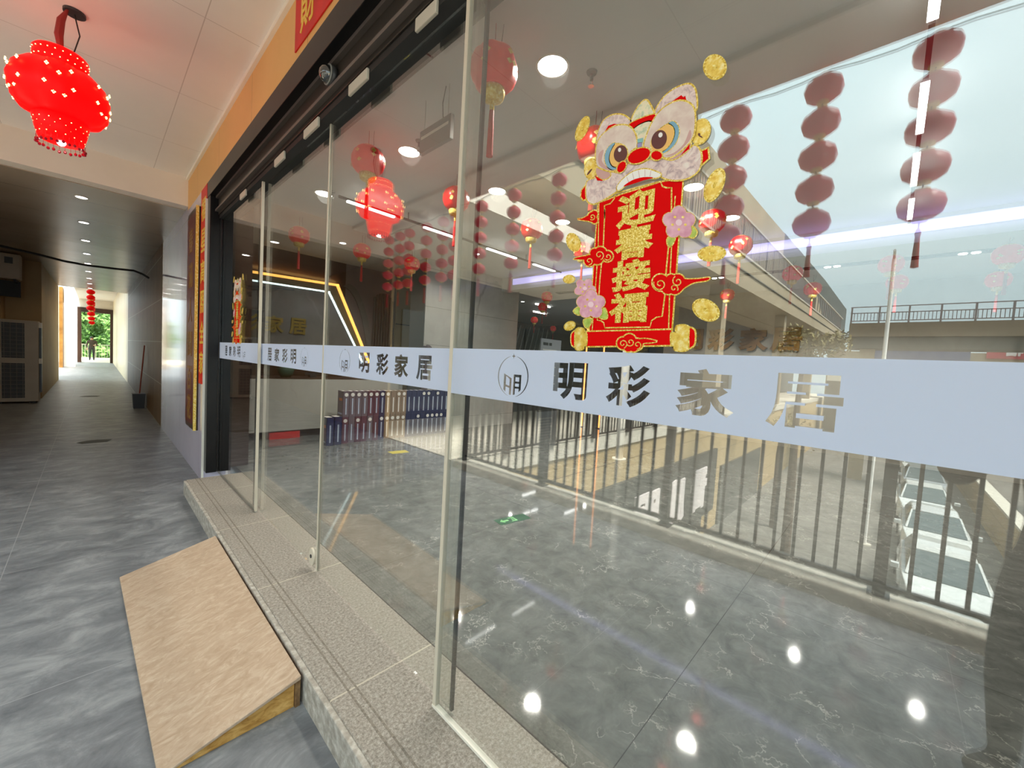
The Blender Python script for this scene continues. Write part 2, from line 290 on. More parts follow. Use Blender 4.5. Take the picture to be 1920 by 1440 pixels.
# ------------------------------------------------------------------ geometry helpers
class MB:
    def __init__(s): s.v = []; s.f = []
    def add(s, vs, fs):
        k = len(s.v); s.v += [tuple(v) for v in vs]; s.f += [tuple(i + k for i in f) for f in fs]; return s
    def box(s, x0, x1, y0, y1, z0, z1):
        return s.add([(x0, y0, z0), (x1, y0, z0), (x1, y1, z0), (x0, y1, z0), (x0, y0, z1), (x1, y0, z1), (x1, y1, z1), (x0, y1, z1)],
                     [(0, 3, 2, 1), (4, 5, 6, 7), (0, 1, 5, 4), (1, 2, 6, 5), (2, 3, 7, 6), (3, 0, 4, 7)])
    def hexa(s, a, b):
        """eight-corner solid from two quads"""
        return s.add(list(a) + list(b), [(0, 3, 2, 1), (4, 5, 6, 7), (0, 1, 5, 4), (1, 2, 6, 5), (2, 3, 7, 6), (3, 0, 4, 7)])
    def prism(s, pts, d):
        n = len(pts); d = Vector(d); a = [Vector(p) for p in pts]
        return s.add(a + [p + d for p in a], [tuple(reversed(range(n))), tuple(range(n, 2 * n))] + [(i, (i + 1) % n, n + (i + 1) % n, n + i) for i in range(n)])
    def lathe(s, prof, c=(0, 0, 0), n=20, lobes=0, amp=0.0, squash=1.0):
        vs = []; fs = []
        for (r, z) in prof:
            for i in range(n):
                a = 2 * PI * i / n; rr = r * (1 + amp * abs(math.sin(lobes * a / 2)) - amp) if lobes else r
                vs.append((c[0] + rr * math.cos(a), c[1] + rr * math.sin(a) * squash, c[2] + z))
        m = len(prof)
        for j in range(m - 1):
            for i in range(n):
                fs.append((j * n + i, j * n + (i + 1) % n, (j + 1) * n + (i + 1) % n, (j + 1) * n + i))
        if prof[0][0] > 1e-5: fs.append(tuple(reversed(range(n))))
        if prof[-1][0] > 1e-5: fs.append(tuple((m - 1) * n + i for i in range(n)))
        return s.add(vs, fs)
    def tube(s, pts, r, n=8):
        pts = [Vector(p) for p in pts]; rs = r if isinstance(r, (list, tuple)) else [r] * len(pts)
        vs = []; fs = []; t0 = (pts[1] - pts[0]).normalized(); u = t0.orthogonal().normalized()
        for k, p in enumerate(pts):
            t = (pts[min(k + 1, len(pts) - 1)] - pts[max(k - 1, 0)]).normalized()
            u = (u - t * u.dot(t)).normalized(); w = t.cross(u)
            for i in range(n):
                a = 2 * PI * i / n; vs.append(p + (u * math.cos(a) + w * math.sin(a)) * rs[k])
        m = len(pts)
        for k in range(m - 1):
            for i in range(n): fs.append((k * n + i, k * n + (i + 1) % n, (k + 1) * n + (i + 1) % n, (k + 1) * n + i))
        fs.append(tuple(reversed(range(n)))); fs.append(tuple((m - 1) * n + i for i in range(n)))
        return s.add(vs, fs)
    def ball(s, c, r, n=12, m=8, sz=1.0):
        prof = [(max(r * math.sin(PI * j / m), 1e-6 if j in (0, m) else 0), -r * sz * math.cos(PI * j / m)) for j in range(m + 1)]
        return s.lathe(prof, c, n)
    def build(s, name, m, parent=None, bevel=0.0, smooth=False, seg=2):
        me = bpy.data.meshes.new(name); me.from_pydata(s.v, [], s.f); me.update()
        bm = bmesh.new(); bm.from_mesh(me); bmesh.ops.remove_doubles(bm, verts=bm.verts, dist=1e-6); bmesh.ops.recalc_face_normals(bm, faces=bm.faces); bm.to_mesh(me); bm.free()
        me.materials.append(m)
        o = bpy.data.objects.new(name, me); COL.objects.link(o)
        if parent: o.parent = parent; o.matrix_parent_inverse = parent.matrix_basis.inverted()
        if smooth:
            for p in me.polygons: p.use_smooth = True
        if bevel:
            b = o.modifiers.new('bevel', 'BEVEL'); b.width = bevel; b.segments = seg; b.limit_method = 'ANGLE'; b.angle_limit = math.radians(40)
        return o


def B(x0, x1, y0, y1, z0, z1): return MB().box(x0, x1, y0, y1, z0, z1)


def tag(o, label, cat, group=None):
    o['label'] = label; o['category'] = cat
    if group: o['group'] = group
    return o


def thing(name, loc, label, cat, group=None):
    o = bpy.data.objects.new(name, None); o.empty_display_size = 0.1; COL.objects.link(o); o.location = loc
    return tag(o, label, cat, group)


def struct(o, label=None):
    o['kind'] = 'structure'
    if label: o['label'] = label
    return o


def copy_tree(o, loc, label, group=None, rotz=None):
    c = o.copy(); COL.objects.link(c); c.location = loc; c['label'] = label
    if rotz is not None: c.rotation_euler.z = rotz
    if group: c['group'] = group
    for ch in o.children:
        d = ch.copy(); COL.objects.link(d); d.parent = c; d.matrix_parent_inverse = ch.matrix_parent_inverse.copy()
        for g in ch.children:
            e = g.copy(); COL.objects.link(e); e.parent = d; e.matrix_parent_inverse = g.matrix_parent_inverse.copy()
    return c


SPL = {}
def glyph_splines(ch):
    """outline of one glyph as lists of (control point, left handle, right handle), unit box"""
    if ch not in SPL:
        cu = bpy.data.curves.new('g', 'FONT'); cu.body = ch; cu.size = 1
        o = bpy.data.objects.new('g', cu); COL.objects.link(o)
        for q in bpy.context.selected_objects: q.select_set(False)
        bpy.context.view_layer.objects.active = o; o.select_set(True)
        bpy.ops.object.convert(target='CURVE')
        out = [[(p.co.copy(), p.handle_left.copy(), p.handle_right.copy()) for p in sp.bezier_points] for sp in o.data.splines]
        bpy.data.objects.remove(o)
        xs = [p[0].x for sp in out for p in sp]; ys = [p[0].y for sp in out for p in sp]
        f = lambda v: Vector(((v.x - min(xs)) / (max(xs) - min(xs)) - .5, (v.y - min(ys)) / (max(ys) - min(ys)) - .5, 0))
        SPL[ch] = [[tuple(f(q) for q in p) for p in sp] for sp in out]
    return SPL[ch]


def area2(p): return sum(p[i][0] * p[(i + 1) % len(p)][1] - p[(i + 1) % len(p)][0] * p[i][1] for i in range(len(p)))


def glyph_loops(ch, c, w, h, bold):
    """sampled outlines of a glyph, made bolder, ink counted by winding number"""
    loops = []
    for sp in glyph_splines(ch):
        pts = []
        for i in range(len(sp)):
            p0, h0, h1, p1 = Vector(sp[i][0]), Vector(sp[i][2]), Vector(sp[(i + 1) % len(sp)][1]), Vector(sp[(i + 1) % len(sp)][0])
            flat = (h0 - p0).cross(p1 - p0).length + (h1 - p0).cross(p1 - p0).length < 1e-4
            for k in range(1 if flat else 4):
                t = k / 4; q = p0 * (1 - t) ** 3 + h0 * 3 * t * (1 - t) ** 2 + h1 * 3 * t * t * (1 - t) + p1 * t ** 3
                q = (c[0] + q.x * w, c[1] + q.y * h)
                if not pts or (pts[-1][0] - q[0]) ** 2 + (pts[-1][1] - q[1]) ** 2 > 1e-10: pts.append(q)
        loops.append(pts)
    s = 1 if max((area2(l) for l in loops), key=abs) > 0 else -1
    out = []
    for l in loops:
        n = len(l); o = []
        for i in range(n):
            a, b, c2 = Vector(l[i - 1]), Vector(l[i]), Vector(l[(i + 1) % n])
            d0 = (b - a).normalized(); d1 = (c2 - b).normalized()
            n0 = Vector((d0.y, -d0.x)); n1 = Vector((d1.y, -d1.x)); m = n0 + n1
            k = m.length_squared
            m = m * (2 / k) if k > .3 else n0
            q = b + m * bold * s; o.append((q.x, q.y))
        out.append(o if s > 0 else o[::-1])
    return out


def winding(p, loops):
    w = 0
    for l in loops:
        for i in range(len(l)):
            a, b = l[i], l[(i + 1) % len(l)]
            if (a[1] <= p[1]) != (b[1] <= p[1]):
                t = a[0] + (p[1] - a[1]) * (b[0] - a[0]) / (b[1] - a[1])
                if t > p[0]: w += 1 if b[1] > a[1] else -1
    return w


GC = {}
def add_glyph(mb, ch, c, right, up, w, h, depth, bold=0.02):
    """solid letter: triangulated ink (non-zero winding) front and back, walls along the outlines"""
    from mathutils.geometry import delaunay_2d_cdt
    k = (ch, bold)
    if k not in GC:
        lp = glyph_loops(ch, (0, 0), 1, 1, bold); x0, x1 = min(p[0] for l in lp for p in l), max(p[0] for l in lp for p in l); y0, y1 = min(p[1] for l in lp for p in l), max(p[1] for l in lp for p in l)
        lp = [[((p[0] - x0) / (x1 - x0) - .5, (p[1] - y0) / (y1 - y0) - .5) for p in l] for l in lp]
        vs = []; es = []
        for l in lp: q = len(vs); vs += l; es += [(q + i, q + (i + 1) % len(l)) for i in range(len(l))]
        ov, oe, of, _, _, _ = delaunay_2d_cdt([Vector(p) for p in vs], es, [], 0, 1e-6); ov = [(p.x, p.y) for p in ov]
        GC[k] = (ov, [tuple(t) for t in of if winding((sum(ov[i][0] for i in t) / 3, sum(ov[i][1] for i in t) / 3), lp) != 0], lp)
    ov, tr, lp = GC[k]; c = Vector(c); r = Vector(right) * w; u = Vector(up) * h; n = Vector(right).cross(Vector(up)) * depth / 2
    P = lambda p, s: c + r * p[0] + u * p[1] + n * s
    mb.add([P(p, 1) for p in ov], tr)
    if depth > .001:
        mb.add([P(p, -1) for p in ov], [t[::-1] for t in tr])
        for l in lp: m = len(l); mb.add([P(p, 1) for p in l] + [P(p, -1) for p in l], [(i, m + i, m + (i + 1) % m, (i + 1) % m) for i in range(m)])
    return mb


def text(name, s, c, right, up, w, h, pitch, depth, m, parent=None, bold=0.02):
    """a line (pitch along `right`) of glyphs, each w x h, centred on c"""
    mb = MB(); c = Vector(c); r = Vector(right); n = len(s)
    for i, ch in enumerate(s): add_glyph(mb, ch, c + r * pitch * (i - (n - 1) / 2), right, up, w, h, depth, bold)
    return mb.build(name, m, parent)


# ------------------------------------------------------------------ the setting: corridor
struct(MB().box(-1.9, 0.90, -4, 39.3, -0.35, -0.15).build('floor', M['slate']), 'grey slate-look floor of the open corridor')
struct(B(-1.95, -1.72, -4, 4.63, -0.5, -0.04).build('trim_1', M['curb'], bevel=0.02), 'low pale concrete kerb under the corridor railing')
struct(B(1.17, 15, -3, 12.5, -0.2, 0.0).build('floor_shop', M['shopfloor']), 'polished dark grey marble shop floor with white veins')
th = MB().box(0.67, 1.17, -2.5, 5.31, -0.16, 0.0)
th = struct(th.build('trim_2', M['granite'], bevel=0.006), 'speckled granite door step')
struct(B(0.648, 0.672, -2.5, 5.31, -0.16, -0.006).build('trim_3', M['granite_edge'], bevel=0.004), 'rough pale front edge of the granite step')
gv = MB()
for x in (0.742, 0.775): gv.box(x, x + 0.008, -2.5, 5.31, 0.0, 0.0006)
struct(gv.build('trim_4', M['groove']), 'two anti-slip grooves along the granite step')
# right side wall of the corridor beyond the shop front, and before it
struct(MB().box(0.86, 1.12, 5.62, 7.0, -0.2, 3.225).box(0.86, 1.12, 7.0, 9.85, -0.2, 3.42).build('wall_right', M['lavender']), 'glossy lavender tiled wall beside the black door jamb')
struct(B(0.86, 1.12, 9.85, 21.0, -0.2, 3.42).build('wall_right_far', M['browntile']), 'dark brown tiled wall along the tunnel')
struct(B(0.86, 1.12, 21.0, 47, -0.2, 4.1).build('wall_right_end', M['litpanel']), 'pale panelled wall at the bright end of the corridor')
struct(B(0.86, 1.12, -4, -0.47, -0.15, 3.23).build('wall_right_near', M['lavender']))
struct(B(0.84, 0.86, 5.605, 5.62, -0.15, 3.05).build('trim_5', M['trimwhite']), 'white edge strip beside the black door jamb')
struct(B(0.86, 1.12, -4, 7.0, 3.225, 3.80).build('wall_fascia', M['orange']), 'orange fascia over the shop front')
struct(B(0.835, 0.86, -4, 7.0, 3.615, 3.65).build('trim_6', M['trimwhite']), 'white ceiling trim along the orange fascia')
struct(B(-1.1, 0.86, -4, 7.0, 3.65, 3.8).build('ceiling', M['ceiling']), 'white panelled ceiling of the open corridor')
struct(B(-1.56, -1.1, -4, 7.0, 3.60, 3.85).build('ceiling_edge', M['beam']), 'plaster edge beam of the corridor roof')
struct(B(-1.9, 0.86, 7.0, 7.2, 3.28, 3.85).build('ceiling_beam', M['beam']), 'cream beam where the corridor narrows into a tunnel')
struct(B(-2.4, 0.86, 7.2, 21.6, 3.27, 3.42).build('ceiling_tunnel', M['tunnelceil']), 'low grey metal ceiling of the tunnel')
struct(B(-1.56, 0.86, -4, 7.2, 3.8, 4.2).build('roof_slab', M['beam']))
struct(MB().box(-2.6, 1.12, 7.2, 21.8, 4.05, 4.3).box(-0.75, 1.12, 21.8, 47, 4.05, 4.3).build('ceiling_end', M['beam']), 'ceiling at the bright end of the corridor')
struct(B(-2.6, 0.86, 21.6, 21.75, 3.27, 4.05).build('ceiling_step', M['beam']))
struct(B(-1.95, -1.9, 7.0, 14.9, -0.15, 3.3).build('wall_left', M['tanwall']), 'dark wall behind the air conditioners')
struct(B(-1.6, -0.93, 15.6, 22.4, -0.15, 3.3).build('wall_left_far', M['tanwall']), 'dark tan wall on the left of the tunnel')
struct(B(-1.95, -1.5, 14.9, 15.6, -0.15, 3.3).build('wall_left_return', M['tanwall']))
struct(B(-1.30, -1.16, 31.5, 33.0, -0.15, 4.05).build('column_1', M['bronze']), 'narrow brown pillar at the bright end of the corridor')
struct(B(-1.16, -0.74, 32.6, 33.0, -0.15, 3.3).build('column_2', M['white']), 'white pillar beside the far doorway')
struct(B(-1.9, -0.8, 39, 39.3, -0.15, 4.05).build('wall_end_left', M['white']))
struct(B(-0.8, 0.86, 39, 39.3, 3.5, 4.05).build('wall_end_top', M['beam']), 'pale wall over the far doorway')
struct(B(-4, 4, 39.3, 49.5, -0.35, -0.15).build('floor_end', M['curb']))
df = MB().box(-0.8, -0.62, 38.9, 39.3, -0.15, 3.5).box(0.72, 0.86, 38.9, 39.3, -0.15, 3.5).box(-0.62, 0.72, 38.9, 39.3, 3.2, 3.5)
struct(df.build('door_1', M['darkbrown']), 'dark frame of the open doorway at the far end of the corridor')

# ------------------------------------------------------------------ portal of the shop front
struct(B(0.86, 0.955, 5.47, 5.62, 0, 3.06).build('door_2', M['black'], bevel=0.004), 'outer half of the black metal door jamb')
struct(B(0.963, 1.09, 5.455, 5.62, 0, 3.06).build('door_3', M['black'], bevel=0.004), 'inner half of the black metal door jamb')
struct(B(0.955, 0.963, 5.49, 5.62, 0, 3.06).build('trim_7', M['rail_grey']))
struct(B(0.855, 1.12, -0.47, 5.62, 3.06, 3.225).build('trim_8', M['black'], bevel=0.003), 'black metal header over the shop front')
struct(B(0.86, 1.12, -0.62, -0.47, 0, 3.06).build('door_4', M['black']), 'black metal jamb at the near end of the shop front')

op = thing('door_operator', (0.99, 2.6, 2.86), 'long dark automatic door drive box under the black header', 'door drive')
B(0.93, 1.12, -0.47, 5.455, 2.865, 3.06).build('housing', M['operator'], op, bevel=0.003)
B(0.905, 0.93, -0.47, 5.455, 3.035, 3.058).build('upper_rail', M['rail_grey'], op)['label'] = 'thin grey upper rail'
B(0.9, 0.93, -0.47, 5.455, 2.895, 2.915).build('lower_rail', M['rail_grey'], op)['label'] = 'grey lower rail'
B(0.94, 1.05, -0.47, 5.455, 2.828, 2.865).build('track', M['blackmatt'], op)
for y0, y1 in ((1.41, 1.56), (1.99, 2.20), (2.62, 2.86), (3.25, 3.47), (0.7, 0.92), (4.3, 4.5)):
    B(0.925, 0.94, y0, y1, 2.795, 2.85).build('hanger_clamp', M['clamp'], op, bevel=0.004)['label'] = 'pale door hanger clamp'

dc = thing('dome_camera', (0.885, 2.40, 2.94), 'small smoked dome camera on the black header over the doors', 'camera')
MB().lathe([(0.0, 0), (0.052, 0), (0.055, 0.012), (0.052, 0.03), (0.0, 0.03)], (0, 0, 0), 24).build('base', M['plasticdark'], None, smooth=True)
bs = bpy.data.objects['base']; bs.matrix_world = Matrix.Translation((0.929, 2.40, 2.977)) @ Matrix.Rotation(-PI / 2, 4, 'Y'); bs.parent = dc; bs.matrix_parent_inverse = dc.matrix_basis.inverted()
MB().ball((0.895, 2.40, 2.977), 0.047, 20, 12).build('dome', M['dome'], dc, smooth=True)
MB().lathe([(0.045, -.004), (0.053, -.004), (0.053, .004), (0.045, .004), (0.045, -.004)], (0, 0, 0), 24).build('ring', M['greybox'], None, smooth=True)
bs = bpy.data.objects['ring']; bs.matrix_world = Matrix.Translation((0.895, 2.40, 2.977)) @ Matrix.Rotation(-PI / 2, 4, 'Y'); bs.parent = dc; bs.matrix_parent_inverse = dc.matrix_basis.inverted()

# ------------------------------------------------------------------ glass doors with the frosted name strip
RIGHT = Vector((0, -1, 0)); UP = Vector((0, 0, 1))


def film(x, y0, y1, z0, z1, chars, logo_y, parent):
    """frosted strip with the name and round mark cut out of it; u = -y, v = z"""
    from mathutils.geometry import delaunay_2d_cdt
    zc = (z0 + z1) / 2
    groups = [glyph_loops(ch, (-yc, zc), .112, .100, .0042) for ch, yc in chars]
    mark = []
    def hole(pts): mark.append(pts if area2(pts) > 0 else pts[::-1])
    cx, cy, r = -logo_y, zc - .002, .068
    for a0, a1 in ((PI / 2 + .2, PI * 1.5 - .25), (-PI / 2 + .25, PI / 2 - .2)):
        n = 26; t = [a0 + (a1 - a0) * i / n for i in range(n + 1)]
        wd = [.0004 + .0024 * math.sin(PI * i / n) for i in range(n + 1)]
        hole([(cx + (r + w) * math.cos(q), cy + (r + w) * math.sin(q)) for q, w in zip(t, wd)] + [(cx + (r - w) * math.cos(q), cy + (r - w) * math.sin(q)) for q, w in reversed(list(zip(t, wd)))])
    hole([(cx + .009 * (1 if k % 2 == 0 else .33) * math.cos(k * PI / 4), cy + r + .012 * (1 if k % 2 == 0 else .33) * math.sin(k * PI / 4)) for k in range(8)])
    for p in ([(-.66, .14), (-.66, -.75), (-.48, -.88), (-.48, .0), (-.22, -.16), (-.22, -1.0), (-.06, -1.02), (-.06, -.1)], [(-.48, -.46), (-.48, -.58), (-.22, -.64), (-.22, -.52)],
              [(.06, .12), (.64, .12), (.64, -.68), (.48, -.82), (.48, -.02), (.22, -.02), (.22, -.96), (.06, -1.0)], [(.22, -.25), (.48, -.25), (.48, -.36), (.22, -.36)], [(.22, -.52), (.48, -.52), (.48, -.63), (.22, -.63)]):
        hole([(cx + a * .062, cy + b * .062) for a, b in p])
    groups.append(mark)
    # plain quads between the marks, triangulated cells around them
    cells = sorted([(-yc - .075, -yc + .075, g) for (ch, yc), g in zip(chars, groups)] + [(cx - .08, cx + .08, mark)], key=lambda q: q[0])
    mb = MB()
    def add(v2, tris):
        mb.add([(x - .0008, -a, b) for a, b in v2] + [(x, -a, b) for a, b in v2], [t for t in tris] + [tuple(i + len(v2) for i in reversed(t)) for t in tris])
    u = -y1
    for u0, u1, g in cells:
        add([(u, z0), (u0, z0), (u0, z1), (u, z1)], [(0, 1, 2, 3)])
        vs = [(u0, z0), (u1, z0), (u1, z1), (u0, z1)]; es = [(0, 1), (1, 2), (2, 3), (3, 0)]
        for l in g:
            k = len(vs); vs += l; es += [(k + i, k + (i + 1) % len(l)) for i in range(len(l))]
        ov, oe, of, _, _, _ = delaunay_2d_cdt([Vector(q) for q in vs], es, [], 0, 1e-7)
        ov = [(q.x, q.y) for q in ov]
        keep = [t for t in of if winding((sum(ov[i][0] for i in t) / 3, sum(ov[i][1] for i in t) / 3), g) == 0]
        add(ov, [tuple(t) for t in keep]); u = u1
    add([(u, z0), (-y0, z0), (-y0, z1), (u, z1)], [(0, 1, 2, 3)])
    slab = mb.build('frosted_strip', M['film'], parent); slab['label'] = 'frosted strip with the shop name cut out'


GZ0, GZ1, BZ0, BZ1 = 0.012, 2.826, 1.300, 1.475
LEFT = '明彩家居'
d = thing('sliding_glass_door', (1.0, 1.95, 0.0), 'right-hand sliding glass door leaf with logo left of the name, beside the door lock', 'glass door')
B(0.996, 1.006, 1.19, 2.592, GZ0, GZ1).build('glass_pane', M['glass'], d)
film(0.995, 1.19, 2.592, BZ0, BZ1, list(zip(LEFT, (2.045, 1.85, 1.67, 1.48))), 2.285, d)
B(0.992, 1.010, 2.592, 2.606, GZ0, GZ1).build('edge_seal', M['seal'], d)['label'] = 'beige seal where the two door leaves meet'
B(0.994, 1.008, 1.178, 1.19, GZ0, GZ1).build('edge_strip', M['darkseal'], d)['label'] = 'dark rubber edge strip'
d = thing('sliding_glass_door', (1.0, 3.35, 0.0), 'left-hand sliding glass door leaf with the name left of its logo, between lock and left side panel', 'glass door')
B(0.996, 1.006, 2.612, 4.10, GZ0, GZ1).build('glass_pane', M['glass'], d)
film(0.995, 2.612, 4.10, BZ0, BZ1, list(zip('明彩家居', (3.15, 3.34, 3.53, 3.72))), 2.93, d)
B(0.994, 1.008, 4.10, 4.115, GZ0, GZ1).build('edge_strip', M['darkseal'], d)['label'] = 'dark rubber edge strip'
lk = MB(); lk.prism([(0.982, 2.662 + 0.042 * math.cos(t), 0.085 + 0.058 * math.sin(t)) for t in [2 * PI * k / 24 for k in range(24)]], (0.014, 0, 0))
lk = lk.build('lock', M['seal'], d, bevel=0.003); lk['label'] = 'oval beige floor lock'
MB().lathe([(0, 0), (0.012, 0), (0.012, .004), (0, .004)], (0, 0, 0), 16).build('lock_cylinder', M['darkseal'])
q = bpy.data.objects['lock_cylinder']; q.matrix_world = Matrix.Translation((0.9815, 2.662, 0.09)) @ Matrix.Rotation(-PI / 2, 4, 'Y'); q.parent = lk
d = thing('fixed_glass_panel', (0.97, 0.4, 0.0), 'nearest large fixed glass panel carrying the big lion sticker', 'glass panel')
B(0.966, 0.978, -0.47, 1.255, GZ0, GZ1).build('glass_pane', M['glass'], d)
film(0.965, -0.47, 1.243, BZ0, BZ1, list(zip(LEFT, (0.683, 0.498, 0.307, 0.121))), 0.915, d)
B(0.962, 0.982, 1.243, 1.262, GZ0, GZ1).build('edge_seal', M['seal'], d)['label'] = 'beige edge seal'
B(0.960, 0.980, -0.47, 1.262, 0.0005, 0.012).build('bottom_bead', M['trimwhite'], d)['label'] = 'white sealant bead along the step'
d = thing('fixed_glass_panel', (0.97, 4.6, 0.0), 'farthest fixed glass panel, beside the black door jamb', 'glass panel')
B(0.966, 0.978, 3.93, 5.455, GZ0, GZ1).build('glass_pane', M['glass'], d)
film(0.965, 3.945, 5.455, BZ0, BZ1, list(zip('明彩家居', (4.60, 4.77, 4.95, 5.14))), 4.40, d)
B(0.962, 0.982, 3.918, 3.934, GZ0, GZ1).build('edge_seal', M['seal'], d)['label'] = 'beige edge seal'
B(0.964, 0.980, 3.92, 5.455, 0.0005, 0.012).build('bottom_bead', M['steel'], d)
# ------------------------------------------------------------------ the shop interior
CZ = 3.3
struct(B(1.12, 15, -3, 12.5, CZ, CZ + 0.15).build('ceiling_shop', M['shopceil']), 'plain pale ceiling of the shop')
struct(B(1.12, 1.2, -0.47, 5.62, 3.06, CZ).build('wall_shop_front', M['shopceil']))
struct(B(1.12, 1.3, 5.62, 8.6, 0, CZ).build('wall_shop_left', M['darkbrown']), 'dark side wall of the shop behind the door jamb')
struct(B(1.12, 3.62, 8.4, 8.6, 0, CZ).build('wall_reception', M['darkbrown']), 'dark walnut wall behind the reception desk')
fl = MB().box(3.62, 4.78, 8.4, 8.6, 0, CZ)
struct(fl.build('wall_panel', M['mauve']), 'mauve wall panel beside the walnut wall')
struct(B(4.78, 5.55, 8.35, 8.6, 0, CZ).build('wall_tan', M['tanpanel']), 'tan wall panel with a dark joint')
struct(B(4.78, 5.55, 8.345, 8.35, 2.17, 2.19).build('trim_9', M['darkbrown']))
struct(B(4.30, 6.86, 6.45, 6.95, 0, CZ).build('column_pier', M['palemarble']), 'broad pale marble pier behind the sample books')
struct(B(4.28, 4.30, 6.46, 6.94, 0, CZ).build('pier_side_shade', M['fluted']))  # dark sheet painting the shade on the pier's left face
struct(B(10, 10.2, -3, 4.25, 0, CZ).build('wall_back', M['creammarble']), 'cream marble wall carrying the shop name')
struct(B(14.8, 15, 4.25, 12.5, 0, CZ).build('wall_back_far', M['darkbrown']))
struct(B(5.55, 15, 12.3, 12.5, 0, CZ).build('wall_rear', M['darkbrown']), 'dark rear wall of the showroom')
struct(B(1.12, 15, -3.1, -2.9, 0, CZ).build('wall_shop_right', M['shopceil']))
struct(B(5.4, 5.6, 8.6, 12.5, 0, CZ).build('wall_rear_left', M['mauve']))
struct(B(6.28, 6.5, -2.9, 6.45, 3.02, CZ).build('ceiling_drop', M['shopceil']), 'dropped ceiling beam with a violet light cove')
struct(B(8.15, 8.33, -2.9, 6.4, CZ - 0.012, CZ - 0.0005).build('trim_11', M['blackmatt']), 'black lighting slot in the shop ceiling')

t = tag(B(6.262, 6.28, -2.9, 6.1, 3.13, 3.25).build('cove_light', M['ledpurple']), 'long violet light strip on the dropped ceiling beam', 'strip light')
lamp('cove_glow', 'AREA', (6.2, 1.6, 3.18), 3, (0.62, 0.6, 1), 0.06, (0, -PI / 2 + .35, 0), 8)

# ceiling downlights
spots = [(1.97, 1.68, 'nearest'), (1.97, 3.33, 'second'), (1.86, 5.0, 'third'), (3.03, 1.64, 'behind the lion sticker'), (3.03, 3.27, 'behind'), (4.19, 3.24, ''), (4.14, 1.58, ''), (5.2, 1.52, '')]
words = ['round white downlight nearest the glass, right of the first red lantern', 'round white downlight touching the hanging exit sign',
         'small round downlight farthest along the front row, left of the exit sign', 'round white downlight hidden high behind the lion sticker',
         'round white downlight right of the beige door seal, above a red lantern string', 'round white downlight left of the lion scroll sticker',
         'round white downlight touching the scroll sticker just under the lion chin', 'round white downlight right of the lion sticker beside a red lantern string']
for (x, y, _), w in zip(spots, words):
    d = thing('ceiling_downlight', (x, y, CZ), w, 'downlight', 'round downlights in the shop ceiling')
    MB().lathe([(0.092, -0.001), (0.104, -0.001), (0.104, -0.008), (0.092, -0.008), (0.092, -.001)], (x, y, CZ), 28).build('bezel', M['trimwhite'], d, smooth=False)
    MB().lathe([(0.0, -0.001), (0.091, -0.001), (0.091, -0.004), (0, -0.004)], (x, y, CZ), 28).build('diffuser', M['lampwhite'], d)
    lamp('downlight_light', 'SPOT', (x, y, CZ - 0.02), 40 * ROOM, (1, 0.95, 0.86), 0.09, (0, 0, 0), spot=2.6)
for i, (y, w) in enumerate([(0.83, 'twin spotlight in the black slot, middle of the three pairs'), (-0.64, 'twin spotlight in the black slot, rightmost pair'), (2.55, 'twin spotlight in the black slot beside the cloud of the sticker')]):
    d = thing('twin_spotlight', (8.24, y, CZ), w, 'spotlight', 'twin spotlights in the ceiling slot')
    for s in (-.06, .06):
        MB().lathe([(0.0, 0), (0.045, 0), (0.045, -0.006), (0, -0.006)], (8.24, y + s, CZ - 0.013), 18).build('lens', M['lampwhite'], d)
    lamp('twin_light', 'SPOT', (8.24, y, CZ - 0.05), 50 * ROOM, (1, 0.95, 0.88), 0.05, (0, 0, 0), spot=2.4)
# LED tracks: black line with white bars
for y, xs, w in ((4.68, ((2.0, 2.6), (3.04, 3.68), (4.19, 4.85), (5.3, 5.9)), 'farther black track with white light bars crossing the ceiling behind the red lantern strings'),
                 (-0.01, ((2.12, 2.75), (3.31, 3.93), (4.28, 4.93), (5.3, 5.9)), 'nearer black track with white light bars at the upper right of the glass')):
    d = thing('linear_track_light', (1.9, y, 3.2), w, 'track light', 'black tracks with white light bars')
    B(1.9, 6.1, y - 0.012, y + 0.012, 3.19, 3.215).build('track', M['blackmatt'], d)
    for x0, x1 in xs: B(x0, x1, y - 0.02, y + 0.02, 3.172, 3.19).build('light_bar', M['ledwhite'], d)
    for x in (2.8, 4.0, 5.1): B(x - 0.004, x + 0.004, y - 0.004, y + 0.004, 3.21, CZ).build('hanger', M['blackmatt'], d)

# fill downlights added further inside the shop to brighten its back part
for x, y, w in ((2.9, 6.9, 'added small fill downlight over the reception desk'), (4.6, 5.4, 'added round fill downlight before the marble pier'), (8.9, 8.2, 'added round fill downlight in the dark showroom beyond the pier'), (11.5, 7.2, 'added round fill downlight deep in the dark showroom')):
    d = thing('ceiling_downlight', (x, y, CZ), w, 'downlight', 'round downlights in the shop ceiling')
    MB().lathe([(0.05, -0.001), (0.06, -0.001), (0.06, -0.006), (0.05, -0.006), (0.05, -.001)], (x, y, CZ), 24).build('bezel', M['trimwhite'], d)
    MB().lathe([(0.0, -0.001), (0.049, -0.001), (0.049, -0.004), (0, -0.004)], (x, y, CZ), 24).build('diffuser', M['lampwhite'], d)
    lamp('downlight_light', 'SPOT', (x, y, CZ - 0.02), 30 * ROOM if y < 7.5 else 12 * ROOM, (1, 0.94, 0.84), 0.05, (0, 0, 0), spot=2.6)

